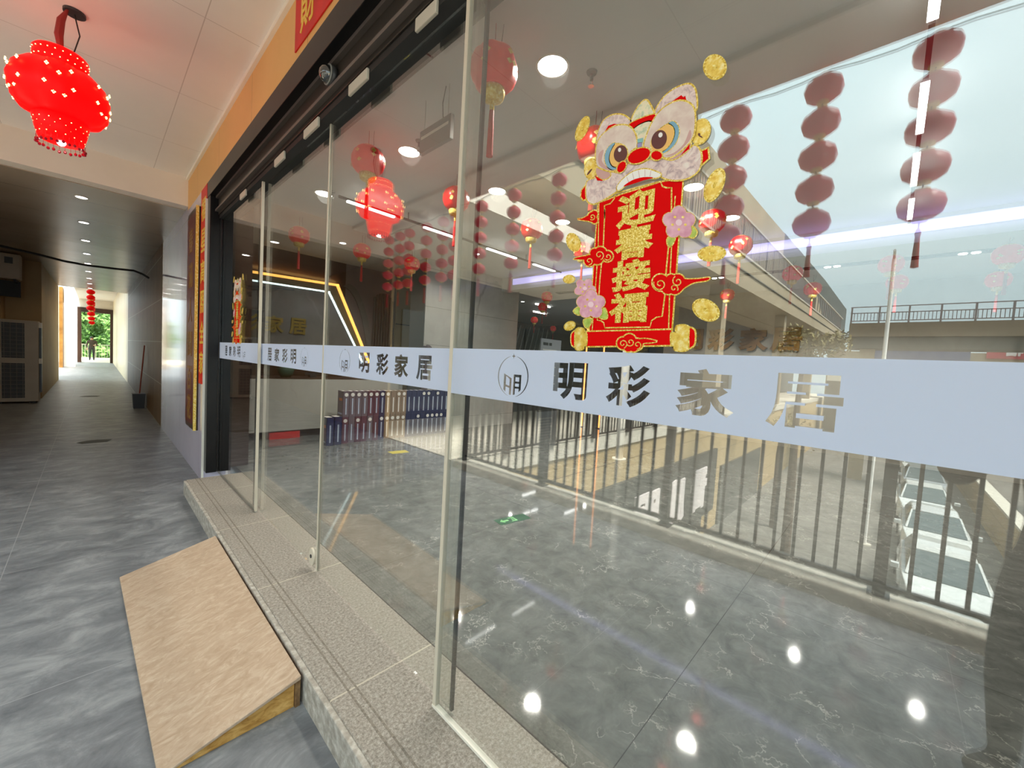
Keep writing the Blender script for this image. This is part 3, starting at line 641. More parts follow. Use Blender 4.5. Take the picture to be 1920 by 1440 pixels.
# sprinklers
def sprinkler(x, y, label):
    d = thing('sprinkler', (x, y, CZ), label, 'sprinkler', 'ceiling sprinklers')
    MB().lathe([(0, 0), (0.035, 0), (0.03, -0.012), (0.012, -0.016), (0.012, -.05), (0, -.05)], (x, y, CZ), 14).build('rosette', M['greybox'], d)
    MB().tube([(x - .012, y, CZ - .05), (x - .018, y, CZ - .065), (x, y, CZ - .085), (x + .018, y, CZ - .065), (x + .012, y, CZ - .05)], 0.003, 6).build('frame', M['steel'], d)
    MB().lathe([(0, 0), (0.02, 0), (0.02, -0.003), (0, -0.003)], (x, y, CZ - .086), 12).build('deflector', M['steel'], d)
sprinkler(2.17, 1.52, 'small ceiling sprinkler right of the nearest downlight')
sprinkler(1.93, 3.10, 'small ceiling sprinkler under the downlight beside the exit sign')
sprinkler(1.90, 4.85, 'small ceiling sprinkler below the farthest front downlight')

# hanging exit sign seen from its back
d = thing('hanging_exit_sign', (1.66, 2.45, 3.1), 'flat grey exit sign box hanging on two thin rods from the ceiling', 'sign')
B(1.645, 1.675, 2.27, 2.64, 2.92, 3.085).build('case', M['greybox'], d, bevel=0.004)
B(1.643, 1.645, 2.295, 2.62, 3.02, 3.038).build('slot', M['trimwhite'], d)['label'] = 'pale strip across the case'
for y in (2.32, 2.60): MB().tube([(1.66, y, 3.085), (1.66, y, CZ)], 0.003, 6).build('rod', M['steel'], d)
MB().tube([(1.66, 2.33, 3.085), (1.66, 2.38, 3.1), (1.66, 2.39, 3.2), (1.66, 2.36, CZ)], 0.003, 6).build('cable', M['cord'], d)


# reception wall sign with its two light edges
def poly_y(name, pts, y0, y1, m, parent): return MB().prism([(x, y0, z) for x, z in pts], (0, y1 - y0, 0)).build(name, m, parent)
d = thing('reception_sign_panel', (2.6, 8.38, 1.8), 'angled backlit marble sign panel behind the reception desk', 'sign panel')
poly_y('back_panel', [(1.31, 2.79), (3.45, 2.84), (4.08, 1.50), (4.19, 1.27), (1.31, 1.27)], 8.33, 8.395, M['tanpanel'], d)
poly_y('front_panel', [(1.31, 2.63), (3.25, 2.655), (3.90, 1.46), (3.99, 1.27), (1.31, 1.27)], 8.26, 8.30, M['greymarble'], d)
e = MB()
def strip(mb, a, b, w, y0, y1):
    a = Vector((a[0], 0, a[1])); b = Vector((b[0], 0, b[1])); t = (b - a).normalized(); n = Vector((t.z, 0, -t.x)) * w
    mb.prism([(p.x, y0, p.z) for p in (a, b, b + n, a + n)], (0, y1 - y0, 0))
strip(e, (1.31, 2.79), (3.45, 2.84), 0.045, 8.32, 8.329); strip(e, (3.44, 2.84), (4.08, 1.50), 0.06, 8.32, 8.329); strip(e, (4.08, 1.50), (4.19, 1.27), 0.06, 8.32, 8.329)
e.build('amber_light_edge', M['ledamber'], d)['label'] = 'glowing amber edge strip'
e = MB(); strip(e, (1.31, 2.63), (3.25, 2.655), 0.03, 8.252, 8.259); strip(e, (3.24, 2.655), (3.90, 1.46), 0.04, 8.252, 8.259); strip(e, (3.90, 1.46), (3.99, 1.27), 0.04, 8.252, 8.259)
e.build('cool_light_edge', M['ledcool'], d)['label'] = 'glowing cool white edge strip'
for ch, x in zip(LEFT, (1.47, 1.87, 2.27, 2.67)):
    text('letter', ch, (x, 8.25, 1.895), (1, 0, 0), UP, 0.31, 0.31, 0, 0.03, M['brassletter'], d, 0.03)
lamp('amber_glow', 'AREA', (2.4, 8.31, 2.9), 2.0, (1, .6, .2), 2.1, (PI / 2, 0, 0), 0.05)

d = thing('reception_desk', (2.9, 7.35, 0), 'long pale stone reception desk floating on a dark plinth', 'desk')
B(1.60, 4.22, 7.0, 7.7, 0.13, 0.97).build('body', M['desk'], d, bevel=0.006)
B(1.57, 1.60, 6.99, 7.7, 0.13, 0.98).build('end_panel', M['white'], d)
B(1.75, 4.1, 7.15, 7.6, 0.0, 0.13).build('plinth', M['darkbrown'], d)
B(1.62, 4.22, 7.0, 7.7, 0.97, 0.985).build('worktop', M['darkbrown'], d)['label'] = 'dark worktop edge'
tag(B(1.9, 2.35, 7.02, 7.14, 0.0, 0.11).build('red_box', M['redcloth']), 'low dark red box in the shade under the desk', 'box')
d = thing('potted_plant', (2.18, 7.25, 0.985), 'small green leafed plant in a dark green vase on the desk', 'plant')
MB().lathe([(0, 0), (0.07, 0), (0.11, .06), (0.13, .13), (0.1, .17), (0.09, .17), (0.09, .15), (0, .15)], (2.18, 7.25, .985), 20).build('vase', M['vase'], d, smooth=True)
lf = MB()
for k in range(26):
    a = random.uniform(0, 2 * PI); r = random.uniform(.06, .2); z = random.uniform(.02, .12)
    c = Vector((2.18, 7.25, 1.15)); p = c + Vector((math.cos(a) * r, math.sin(a) * r, z)); n = Vector((-math.sin(a), math.cos(a), 0)) * .028
    lf.add([c + (p - c) * .3, (c + p) / 2 + n + Vector((0, 0, .03)), p, (c + p) / 2 - n + Vector((0, 0, .03))], [(0, 1, 2, 3)])
lf.build('leaves', M['foliage'], d)
d = thing('desk_monitor', (2.62, 7.35, .985), 'small dark desk terminal beside the green vase', 'terminal')
B(2.5, 2.74, 7.3, 7.33, 1.03, 1.06).build('screen', M['plasticdark'], d); B(2.57, 2.67, 7.26, 7.37, .985, 1.03).build('foot', M['plasticdark'], d)
# carved ornament and small pagoda on the desk end
d = thing('carved_ornament', (4.27, 6.32, .837), 'dark carved tree-shaped ornament standing on the sample books before the pier', 'ornament')
om = MB(); rr = random.Random(4)
for k in range(80):
    a = rr.uniform(-.25, PI + .25); r = rr.uniform(0, .21); om.ball((4.27 + r * math.cos(a), 6.32 + rr.uniform(-.04, .04), 1.42 + r * math.sin(a) * 1.15), rr.uniform(.03, .05), 8, 6)
om.build('canopy', M['ornament'], d, smooth=True)
MB().tube([(4.27, 6.32, .8375), (4.28, 6.32, 1.05), (4.26, 6.32, 1.4)], [.06, .04, .03], 8).build('stem', M['ornament'], d)
d = thing('pagoda_ornament', (4.1, 7.3, .985), 'small pale wooden pagoda ornament on the desk end before the tan panel', 'ornament')
MB().lathe([(.09, 0), (.09, .18), (.12, .2), (.05, .3), (.06, .38), (.02, .47), (.015, .62), (0, .7)], (4.1, 7.3, .986), 8).build('tower', M['tanpanel'], d)
# dark fluted arch panel on the wall
d = thing('fluted_arch_panel', (4.5, 8.36, 0), 'dark round-topped fluted panel on the mauve wall', 'wall panel')
for k in range(8):
    x = 4.27 + k * 0.064; h = 2.55 + .27 * math.sqrt(max(0, 1 - ((x - 4.48) / .27) ** 2))
    MB().prism([(x + .031 * math.cos(t), 8.385 - .03 * max(0, math.sin(t)), 0.0) for t in [PI * j / 8 for j in range(9)]], (0, 0, h)).build('flute', M['fluted'], d)
# curved floral mural seen beside it
d = thing('wall_arc', (3.9, 8.37, 0), 'grey curved band crossing the mauve wall beside the lit sign', 'wall panel')
pts = [(3.66 + .62 * math.sin(t), 2.9 - 2.1 * (1 - math.cos(t))) for t in [PI / 2 * k / 12 for k in range(13)]]
poly_y('band', pts + [(x - .11, z - .08) for x, z in reversed(pts)], 8.37, 8.395, M['greymarble'], d)

# sample books: a two-layer row along the desk and pier, two more on the floor
def book(name_loc, w, h, dp, cover, sticker, side=False):
    x, y, z = name_loc
    d = thing('sample_book', (x, y, z), '', 'sample book')
    cv = MB().box(x, x + w, y, y + .012, z, z + h).box(x, x + .008, y, y + dp, z, z + h).box(x + w - .008, x + w, y, y + dp, z, z + h)
    cv.build('cover', M[cover], d, bevel=.002)
    B(x + .008, x + w - .008, y + .012, y + dp - .01, z + .004, z + h - .006).build('pages', M['paper'], d)
    B(x + w * .42, x + w * .62, y - .001, y, z + h * .1, z + h * .72).build('spine_label', M['labelblue' if cover != 'taupe' else 'paper'], d)
    if sticker: MB().prism([(x + w * .52 + .03 * math.cos(t), y - .0022, z + h * .86 + .03 * math.sin(t)) for t in [2 * PI * k / 16 for k in range(16)]], (0, .0012, 0)).build('round_sticker', M['paper'], d)
    if side:
        B(x - .001, x, y + .03, y + dp * .7, z + h * .62, z + h * .72).build('side_label', M['orangelabel'], d)
        B(x - .001, x, y + .03, y + dp * .9, z + h * .1, z + h * .15).build('side_label', M['labelblue'], d)
    return d
ordw = ['first', 'second', 'third', 'fourth', 'fifth', 'sixth', 'seventh', 'eighth', 'ninth', 'tenth', 'eleventh', 'twelfth', 'thirteenth', 'fourteenth', 'fifteenth', 'sixteenth', 'seventeenth', 'eighteenth', 'nineteenth', 'twentieth', 'last']
up_c = ['greyplum'] * 4 + ['burgundy'] * 2 + ['navy'] + ['taupe'] * 4 + ['navy'] * 10
lo_c = ['burgundy', 'greyplum', 'burgundy', 'burgundy', 'greyplum', 'burgundy', 'navy'] + ['taupe'] * 4 + ['navy'] * 10
up_s = [1, 1, 1, 1, 1, 1, 1, 1, 0, 1, 1, 0, 0, 0, 1, 1, 0, 1, 0, 0, 1]; lo_s = [1, 0, 1, 0, 1, 0, 1, 1, 1, 1, 1, 0, 0, 1, 0, 1, 1, 1, 1, 0, 0]
cn = {'greyplum': 'grey-plum', 'burgundy': 'burgundy', 'navy': 'navy', 'taupe': 'taupe'}
for k in range(21):
    x = 2.70 + k * 0.1035
    for row, (cs, ss, z) in enumerate(((lo_c, lo_s, 0.0), (up_c, up_s, 0.421))):
        b = book((x + (.004 if row else 0), 6.22, z), 0.099, 0.42 if row == 0 else 0.415, 0.2, cs[k], ss[k], row == 1 and k == 0)
        b['label'] = f"{cn[cs[k]]} sample book, {ordw[k]} from the left in the {'upper' if row else 'lower'} layer" + (', white dot on spine' if ss[k] else '')
        b['group'] = 'sample books in the ' + ('upper' if row else 'lower') + ' layer'
for k, (x, y) in enumerate(((2.44, 6.16), (2.57, 6.18))):
    b = book((x, y, 0), .108, .44, .2, 'navy', 0, k == 0)
    b['label'] = ('navy sample book standing alone at the left end on the floor', 'navy sample book on the floor between the lone one and the double row')[k]

# wall sign on the cream marble wall
d = thing('wall_sign', (9.97, 2.6, 2.2), 'large bronze shop-name letters on the cream marble wall', 'sign')
for ch, y in zip(LEFT, (3.58, 2.91, 2.25, 1.65)):
    text('letter', ch, (9.97, y, 2.25), RIGHT, UP, 0.56, 0.5, 0, 0.05, M['bronze'], d, 0.045)
# showroom beyond the pier
d = thing('information_board', (11, 8.0, 0), 'tall grey information board with lines of text beside the marble pier', 'board')
bx = B(10.6, 11.75, 8.8, 8.85, 0.2, 2.35).build('panel', M['board'], d)
ln = MB()
for k in range(16): ln.box(10.72, 11.5 - .25 * ((k * 7) % 3) * .3, 8.795, 8.8, 1.95 - .1 * k, 1.985 - .1 * k)
ln.build('text_lines', M['paper'], d)
MB().box(10.72, 11.0, 8.795, 8.8, 2.12, 2.22).box(11.05, 11.2, 8.795, 8.8, 2.12, 2.22).build('heading', M['blackmatt'], d)
for y in (.0,): B(10.6, 11.75, 8.7, 8.95, 0, .2).build('foot', M['blackmatt'], d)
for (x, y, w) in ((8.09, 5.30, 'left one of two thin glowing orange posts standing on the shop floor'), (8.25, 4.92, 'right one of two thin glowing orange posts standing on the shop floor')):
    d = thing('light_post', (x, y, 0), w, 'light post', 'thin glowing orange posts')
    B(x - .012, x + .012, y - .012, y + .012, 0.02, 2.9).build('tube', M['ledorange'], d); B(x - .06, x + .06, y - .06, y + .06, 0, .02).build('foot', M['blackmatt'], d)
d = thing('white_post', (5.8, 3.05, 0), 'plain round white post standing on the shop floor behind the name strip', 'post')
MB().lathe([(.062, 0.012), (.062, 1.75), (.05, 1.77), (0, 1.77)], (5.8, 3.05, 0), 20).build('pole', M['white'], d, smooth=True)
MB().lathe([(.11, 0), (.11, .012), (0, .012)], (5.8, 3.05, 0), 20).build('foot', M['white'], d)
d = thing('slatted_screen', (10.5, 9.6, 0), 'dark showroom screen of leaning pale slats behind the small lanterns', 'screen')
B(8.6, 14.2, 11.2, 11.3, 0, 2.9).build('back_board', M['blackmatt'], d)
for k in range(16):
    x = 9.0 + k * .3; MB().tube([(x, 11.1, 1.9), (x + (.4 if k > 8 else -.2) * .8, 11.12, 3.0)], .03, 6).build('slat', M['greybox'], d)
d = thing('wall_screen', (12.2, 8.5, 1.5), 'small magenta lit wall screen beside the information board', 'screen')
B(12.1, 13.0, 9.6, 9.66, 1.45, 1.95).build('frame', M['blackmatt'], d); B(12.16, 12.6, 9.59, 9.6, 1.5, 1.9).build('display', M['magenta'], d); B(12.5, 12.6, 9.61, 9.66, 0, 1.45).build('stand', M['blackmatt'], d)
for k, (x, y, w) in enumerate(((9.3, 8.0, 'slim lit ceiling bar in the dark showroom, nearest the pier'), (10.6, 9.2, 'short lit ceiling bar in the dark showroom, above the text board'), (10.4, 7.2, 'small lit ceiling bar in the dark showroom near the pink flowers'))):
    tag(B(x, x + .7, y, y + .05, 3.26, 3.3).build('light_bar', M['ledwhite']), w, 'ceiling light')
# floor signs
d = thing('floor_exit_sign', (2.65, 2.41, 0), 'green exit arrow sign stuck on the marble floor', 'floor sign')
R = Matrix.Rotation(-0.19, 4, 'Z')
def flat(pts, z, h): return [tuple(Vector((2.65, 2.41, 0)) + R @ Vector((x, y, 0)) + Vector((0, 0, z))) for x, y in pts]
MB().prism(flat([(-.17, -.065), (.17, -.065), (.17, .065), (-.17, .065)], 0.0003, 0), (0, 0, .0008)).build('plate', M['signgreen'], d)
a = MB(); a.prism(flat([(-.14, 0), (-.1, .04), (-.1, .014), (-.05, .014), (-.05, -.014), (-.1, -.014), (-.1, -.04)], .0012, 0), (0, 0, .0004))
a.prism(flat([(-.03, -.04), (.03, -.04), (.03, .045), (-.03, .045), (-.03, .03), (.015, .03), (.015, -.025), (-.03, -.025)], .0012, 0), (0, 0, .0004)); a.prism(flat([(-.01, -.02), (.005, -.02), (.005, .02), (-.01, .02)], .0012, 0), (0, 0, .0004))
a.build('arrow_and_figure', M['signglow'], d)
tag(MB().prism([(3.02, 5.20, .0004), (3.28, 5.16, .0004), (3.3, 5.32, .0004), (3.02, 5.36, .0004)], (0, 0, .0008)).build('floor_sticker', M['yellow']), 'yellow sticker on the marble floor in front of the books', 'sticker')


# small red lanterns hanging in the shop
def shop_lantern(x, y, label, z=3.05, s=1.0, lit=True):
    d = thing('red_lantern', (x, y, z), label, 'lantern', 'small red lanterns hanging in the shop')
    R0 = .135 * s; h = .105 * s
    prof = [(R0 * .42, h), (R0 * .62, h * .98), (R0 * .86, h * .72), (R0, h * .25), (R0, -h * .2), (R0 * .88, -h * .65), (R0 * .66, -h * .95), (R0 * .5, -h * 1.0)]
    MB().lathe(prof, (x, y, z), 36, 6, .10).build('shade', M['lanternred' if lit else 'lanterndark'], d, smooth=True)
    MB().lathe([(R0 * .5, -h * .98), (R0 * .52, -h * 1.12), (R0 * .46, -h * 1.45), (R0 * .3, -h * 1.55), (0, -h * 1.55)], (x, y, z), 20).build('lower_cap', M['goldplain'], d, smooth=True)
    MB().lathe([(0, h * 1.12), (R0 * .44, h * 1.1), (R0 * .46, h * .97)], (x, y, z), 20).build('upper_cap', M['goldplain'], d)
    MB().tube([(x, y, z + h * 1.1), (x, y, CZ)], .0022, 5).build('cord', M['redcord'], d)
    MB().tube([(x + .03, y, z + h * 1.05), (x + .045, y, z + h * 1.5), (x + .025, y - .03, CZ - .06), (x + .03, y - .03, CZ)], .0018, 5).build('wire', M['cord'], d)
    MB().lathe([(0, 0), (.012 * s, 0), (.014 * s, -.04 * s), (.012 * s, -.055 * s), (0, -.055 * s)], (x, y, z - h * 1.55), 10).build('tassel_knot', M['goldplain'], d)
    MB().lathe([(.013 * s, 0), (.015 * s, -.05 * s), (.019 * s, -.25 * s), (0, -.255 * s)], (x, y, z - h * 1.55 - .055 * s), 12).build('tassel', M['tassel'], d)
    fm = MB(); r2 = random.Random(int(x * 100))
    for k in range(6):
        a0 = (k + .5) * PI / 3
        for q in range(3):
            a = a0 + r2.uniform(-.2, .2); zz = r2.uniform(-.5, .5) * h; rr = R0 * 1.005
            c = Vector((x + rr * math.cos(a), y + rr * math.sin(a), z + zz)); t = Vector((-math.sin(a), math.cos(a), 0)) * .02 * s; u = Vector((0, 0, .016 * s))
            fm.add([c - t, c - u, c + t, c + u], [(0, 1, 2, 3)])
    fm.build('gold_flowers', M['goldplain'], d)
    return d
lants = [(1.53, 1.73, 'red lantern with long tassel nearest the glass, left of the first downlight'),
         (1.58, 3.31, 'red lantern overlapping the reflection of the big lit lantern'),
         (2.52, 3.32, 'red lantern beside the beige door seal, above the track light'),
         (2.52, 1.70, 'red lantern half hidden behind the lion sticker, left of its ear'),
         (3.62, 3.26, 'red lantern with orange tassel right of the door seal, left of the sticker'),
         (1.98, 6.17, 'red lantern over the reception desk, left of the glass door seam'),
         (2.90, 6.17, 'red lantern just right of the door seam, above the lit sign'),
         (3.80, 6.17, 'red lantern left of the marble pier with an orange tassel'),
         (4.70, 3.25, 'red lantern half hidden behind the left cloud of the scroll'),
         (4.52, 1.50, 'red lantern right of the pink flower on the scroll'),
         (5.54, 1.48, 'red lantern with wide tassel under the rightmost front downlight'),
         (7.40, 1.22, 'small red lantern before the far walkway railing, upper one of two'),
         (8.80, 1.13, 'small red lantern before the far walkway railing, lower one of two'),
         (8.80, 2.52, 'small red lantern above the bronze wall letters'),
         (7.40, 0.12, 'faint red lantern before the sky, above the white pole'),
         (8.75, 0.05, 'faint red lantern before the sky, lower left'),
         (7.48, -.89, 'faint red lantern before the sky at the right edge'),
         (9.1, -1.02, 'faint red lantern before the sky at the right edge, lower one'),
         (7.40, 6.05, 'small red lantern in the dark showroom, topmost'),
         (8.65, 7.2, 'small red lantern in the dark showroom, below the topmost one'),
         (11.1, 9.6, 'tiny red lantern in the dark showroom over the text board'),
         (13.9, 10.9, 'tiny red lantern in the dark showroom right of the text board')]
for x, y, w in lants: shop_lantern(x, y, w)
# ------------------------------------------------------------------ the open side: railing, courtyard and what stands around it (seen mirrored in the glass)
def railing(p0, p1, posts, nbars, z0, z1, label, name='metal_railing'):
    d = thing(name, ((p0[0] + p1[0]) / 2, (p0[1] + p1[1]) / 2, z0), label, 'railing')
    a = Vector((p0[0], p0[1], 0)); b = Vector((p1[0], p1[1], 0)); t = (b - a).normalized(); n = Vector((-t.y, t.x, 0))
    def bar(c, w, za, zb, part, m):
        q = [c + t * sx * w + n * sy * w for sx, sy in ((-1, -1), (1, -1), (1, 1), (-1, 1))]
        MB().hexa([(v.x, v.y, za) for v in q], [(v.x, v.y, zb) for v in q]).build(part, M[m], d)
    def rail(za, zb, w, part, m):
        q = [a - n * w, b - n * w, b + n * w, a + n * w]
        MB().hexa([(v.x, v.y, za) for v in q], [(v.x, v.y, zb) for v in q]).build(part, M[m], d)
    rail(z0 + .05, z0 + .085, .018, 'bottom_rail', 'rail_dark'); rail(z1 - .04, z1, .03, 'top_rail', 'rail_dark')
    for s in posts: bar(a + (b - a) * s, .034, z0 + .012, z1 + .02, 'post', 'rail_dark'); bar(a + (b - a) * s, .06, z0, z0 + .012, 'foot_plate', 'rail_dark')
    for k in range(nbars):
        s = (k + .5) / nbars
        if all(abs(s - q) * (b - a).length > .05 for q in posts): bar(a + (b - a) * s, .011, z0 + .085, z1 - .04, 'baluster', 'rail_dark')
    return d
railing((-1.85, -3.0), (-1.85, 4.56), [(y + 3.0) / 7.56 for y in (-2.9, -1.5, -.05, 1.47, 3.0, 4.5)], 58, -0.04, .98, 'dark metal railing along the open side of the corridor, mirrored in the glass')
railing((-15.0, 4.62), (-1.95, 4.62), [0.005, .12, .24, .36, .48, .6, .72, .83, .93], 96, -0.1, .98, 'dark metal railing of the gallery running away from the corridor, mirrored behind the nearer one')
struct(B(-70, -1.95, -60, 40, -4.9, -4.6).build('ground', M['asphalt']), 'grey courtyard paving one storey below')
struct(B(-1.95, 1.12, -20, 4.6, -4.6, -0.36).build('wall_below', M['facade']))

w = thing('courtyard_building', (-14, 5.2, -4.6), 'tan two-storey building wing with an upper walkway, mirrored in the glass', 'building')
MB().box(-58, -1.95, 4.68, 9, -0.42, -0.15).build('gallery_floor', M['curb'], w)
MB().box(-40, -1.95, 4.64, 4.68, -0.42, -0.10).build('gallery_edge', M['curb'], w)
B(-58, -1.95, 4.70, 9, -4.6, -0.42).build('lower_wall', M['facade'], w)
B(-14.6, -3.2, 4.60, 4.70, -3.75, -1.38).build('sign_board', M['signboard'], w)
for ch, x in zip('晋腾明大', (-12.7, -10.6, -8.55, -6.6)):
    text('sign_letter', ch, (x, 4.58, -2.62), (1, 0, 0), UP, 1.5, 1.45, 0, .06, M['signletter'], w, .06)
B(-13.5, -3.4, 4.66, 4.70, -4.6, -3.8).build('shop_window', M['shopglass'], w)
B(-22, -15.4, 4.62, 4.70, -4.6, -2.2).build('shop_window', M['shopglass'], w)
B(-9, -1.57, 4.5, 6.95, 3.68, 4.0).build('gallery_ceiling', M['beam'], w); B(-9, -2.65, 6.95, 8.8, 3.68, 4.0).build('gallery_ceiling', M['beam'], w)
MB().box(-39, -2.4, 8.8, 9, -0.15, 5.5).box(-58, -39, 8.8, 9, -0.15, 6.6).build('gallery_back_wall', M['signboard'], w)
for k in range(7): B(-6.5 - k * 4.6, -3.2 - k * 4.6, 8.76, 8.8, .1, 2.6).build('gallery_window', M['shopglass'], w)
def zs(x): return 4.57 + .0262 * -x
def slope(x0, x1, y0, y1, lo, hi): return MB().hexa([(x0, y0, zs(x0) + lo), (x1, y0, zs(x1) + lo), (x1, y1, zs(x1) + lo), (x0, y1, zs(x0) + lo)], [(x0, y0, zs(x0) + hi), (x1, y0, zs(x1) + hi), (x1, y1, zs(x1) + hi), (x0, y1, zs(x0) + hi)])
slope(-58, -3.0, 4.6, 9, 0, 1.2).build('upper_slab', M['concrete'], w)
slope(-58, -3.0, 4.55, 4.6, .62, .66).build('slab_seam', M['roofdark'], w)
slope(-58, -3.0, 4.55, 4.63, 1.2, 1.28).build('upper_bottom_rail', M['railpale'], w)
slope(-58, -3.0, 4.55, 4.63, 2.62, 2.70).build('upper_top_rail', M['railpale'], w)
for k in range(40):
    x = -3.4 - k * 1.35; B(x - .03, x + .03, 4.57, 4.62, zs(x) + 1.2, zs(x) + 2.65).build('upper_post', M['railmetal'], w)
um = MB()
for k in range(150):
    x = -3.2 - k * .2; um.box(x - .03, x + .03, 4.585, 4.605, zs(x) + 1.28, zs(x) + 2.62)
um = um.build('upper_balusters', M['railmetal'], w); um['kind'] = 'stuff'
MB().prism([(-3, 7, 4.6), (-27, 7, 5.2), (-36.0, 7, 5.5), (-36.0, 7, 12.95), (-27.25, 7, 12.57), (-18, 7, 12.2), (-3, 7, 11.4)], (0, .3, 0)).build('upper_wall', M['concrete'], w)
MB().prism([(-36.0, 7, 5.5), (-95, 7, 7), (-95, 7, 15), (-62, 7, 14.2), (-44.5, 7, 13.4), (-36.0, 7, 13.0)], (0, .3, 0)).build('slate_roof', M['roofdark'], w)
MB().prism([(-52, 6.6, 6), (-60, 6.6, 6), (-60, 6.6, 9), (-52, 6.6, 11)], (0, .3, 0)).build('gable', M['concrete'], w)
for x in (-40, -27, -15): B(x - .3, x + .3, 4.9, 5.4, -0.15, zs(x)).build('pillar', M['concrete'], w)

f = thing('footbridge', (-31, -8, -4.6), 'stone-faced footbridge with a barred railing crossing the courtyard, mirrored in the glass', 'footbridge')
B(-32.5, -30, -26, 2.1, 4.25, 5.05).build('deck', M['concrete'], f); B(-32.3, -30.2, -26, 2.1, 3.55, 4.25).build('girder', M['roofdark'], f)
for z in (5.15, 5.62, 5.98): B(-30.05, -30, -26, 2.1, z, z + .05).build('rail', M['railmetal'], f)
for k in range(20): B(-30.08, -29.98, 2.0 - k * 1.25, 2.08 - k * 1.25, 5.05, 6.0).build('post', M['railmetal'], f)
for k in range(100): B(-30.05, -30.02, 1.9 - k * .15, 1.93 - k * .15, 5.15, 5.62).build('baluster', M['railmetal'], f)
for y in (1.2, -12, -24): B(-31.6, -30.9, y - .35, y + .35, -4.6, 3.55).build('pier', M['concrete'], f)
f = thing('far_shop', (-44, -4, -4.6), 'distant row of shops with blue and red sign boards under the footbridge', 'building')
B(-47, -44, -30, 4.3, -4.6, 4.2).build('wall', M['concrete'], f)
B(-44, -43.8, -4.2, 1.2, 3.2, 4.9).build('blue_sign_board', M['bluesign'], f); B(-44, -43.8, -9.6, -5.0, 3.8, 4.9).build('red_sign_board', M['redsign'], f)
for ch, y in zip('福乐', (-6.3, -7.9)): text('sign_letter', ch, (-43.75, y, 4.35), (0, 1, 0), UP, .8, .7, 0, .06, M['signletter'], f, .04)
B(-44, -43.9, -4.2, 4.2, -4.2, 1.5).build('shop_window', M['shopglass'], f); B(-43.9, -43.85, -4.2, 4.2, 1.5, 2.0).build('awning_rail', M['trimwhite'], f)
for k in range(3): B(-43.8, -43.7, -1.5 - k * .9 * 1.2, -.6 - k * 1.08, -4.2, -3.5).build('street_sign', M['bluesign' if k == 1 else 'board'], f)
w2 = thing('garden_wall', (-22, -3.4, -4.6), 'tan retaining wall beside the parked cars, mirrored in the glass', 'wall')
B(-60, -3, -3.75, -3.45, -4.6, -3.1).build('wall', M['facade'], w2); B(-60, -3, -3.8, -3.4, -3.1, -3.0).build('coping', M['curb'], w2)
f = thing('lamp_post', (-18, .25, -4.6), 'slim white pole standing in the courtyard, mirrored before the footbridge', 'pole')
MB().tube([(-18, .25, -4.6), (-18, .25, 6.0)], .06, 10).build('pole', M['white'], f); MB().tube([(-18, .25, 6.0), (-17.6, .25, 6.15), (-17.2, .25, 6.1)], .04, 8).build('arm', M['white'], f); MB().lathe([(.2, 0), (.2, .05), (0, .05)], (-18, .25, -4.6), 14).build('base', M['curb'], f)
tag(B(-40, -10, -.32, -.2, -4.6, -4.592).build('road_line', M['paint']), 'white parking line beside the row of cars, mirrored in the glass', 'road marking')


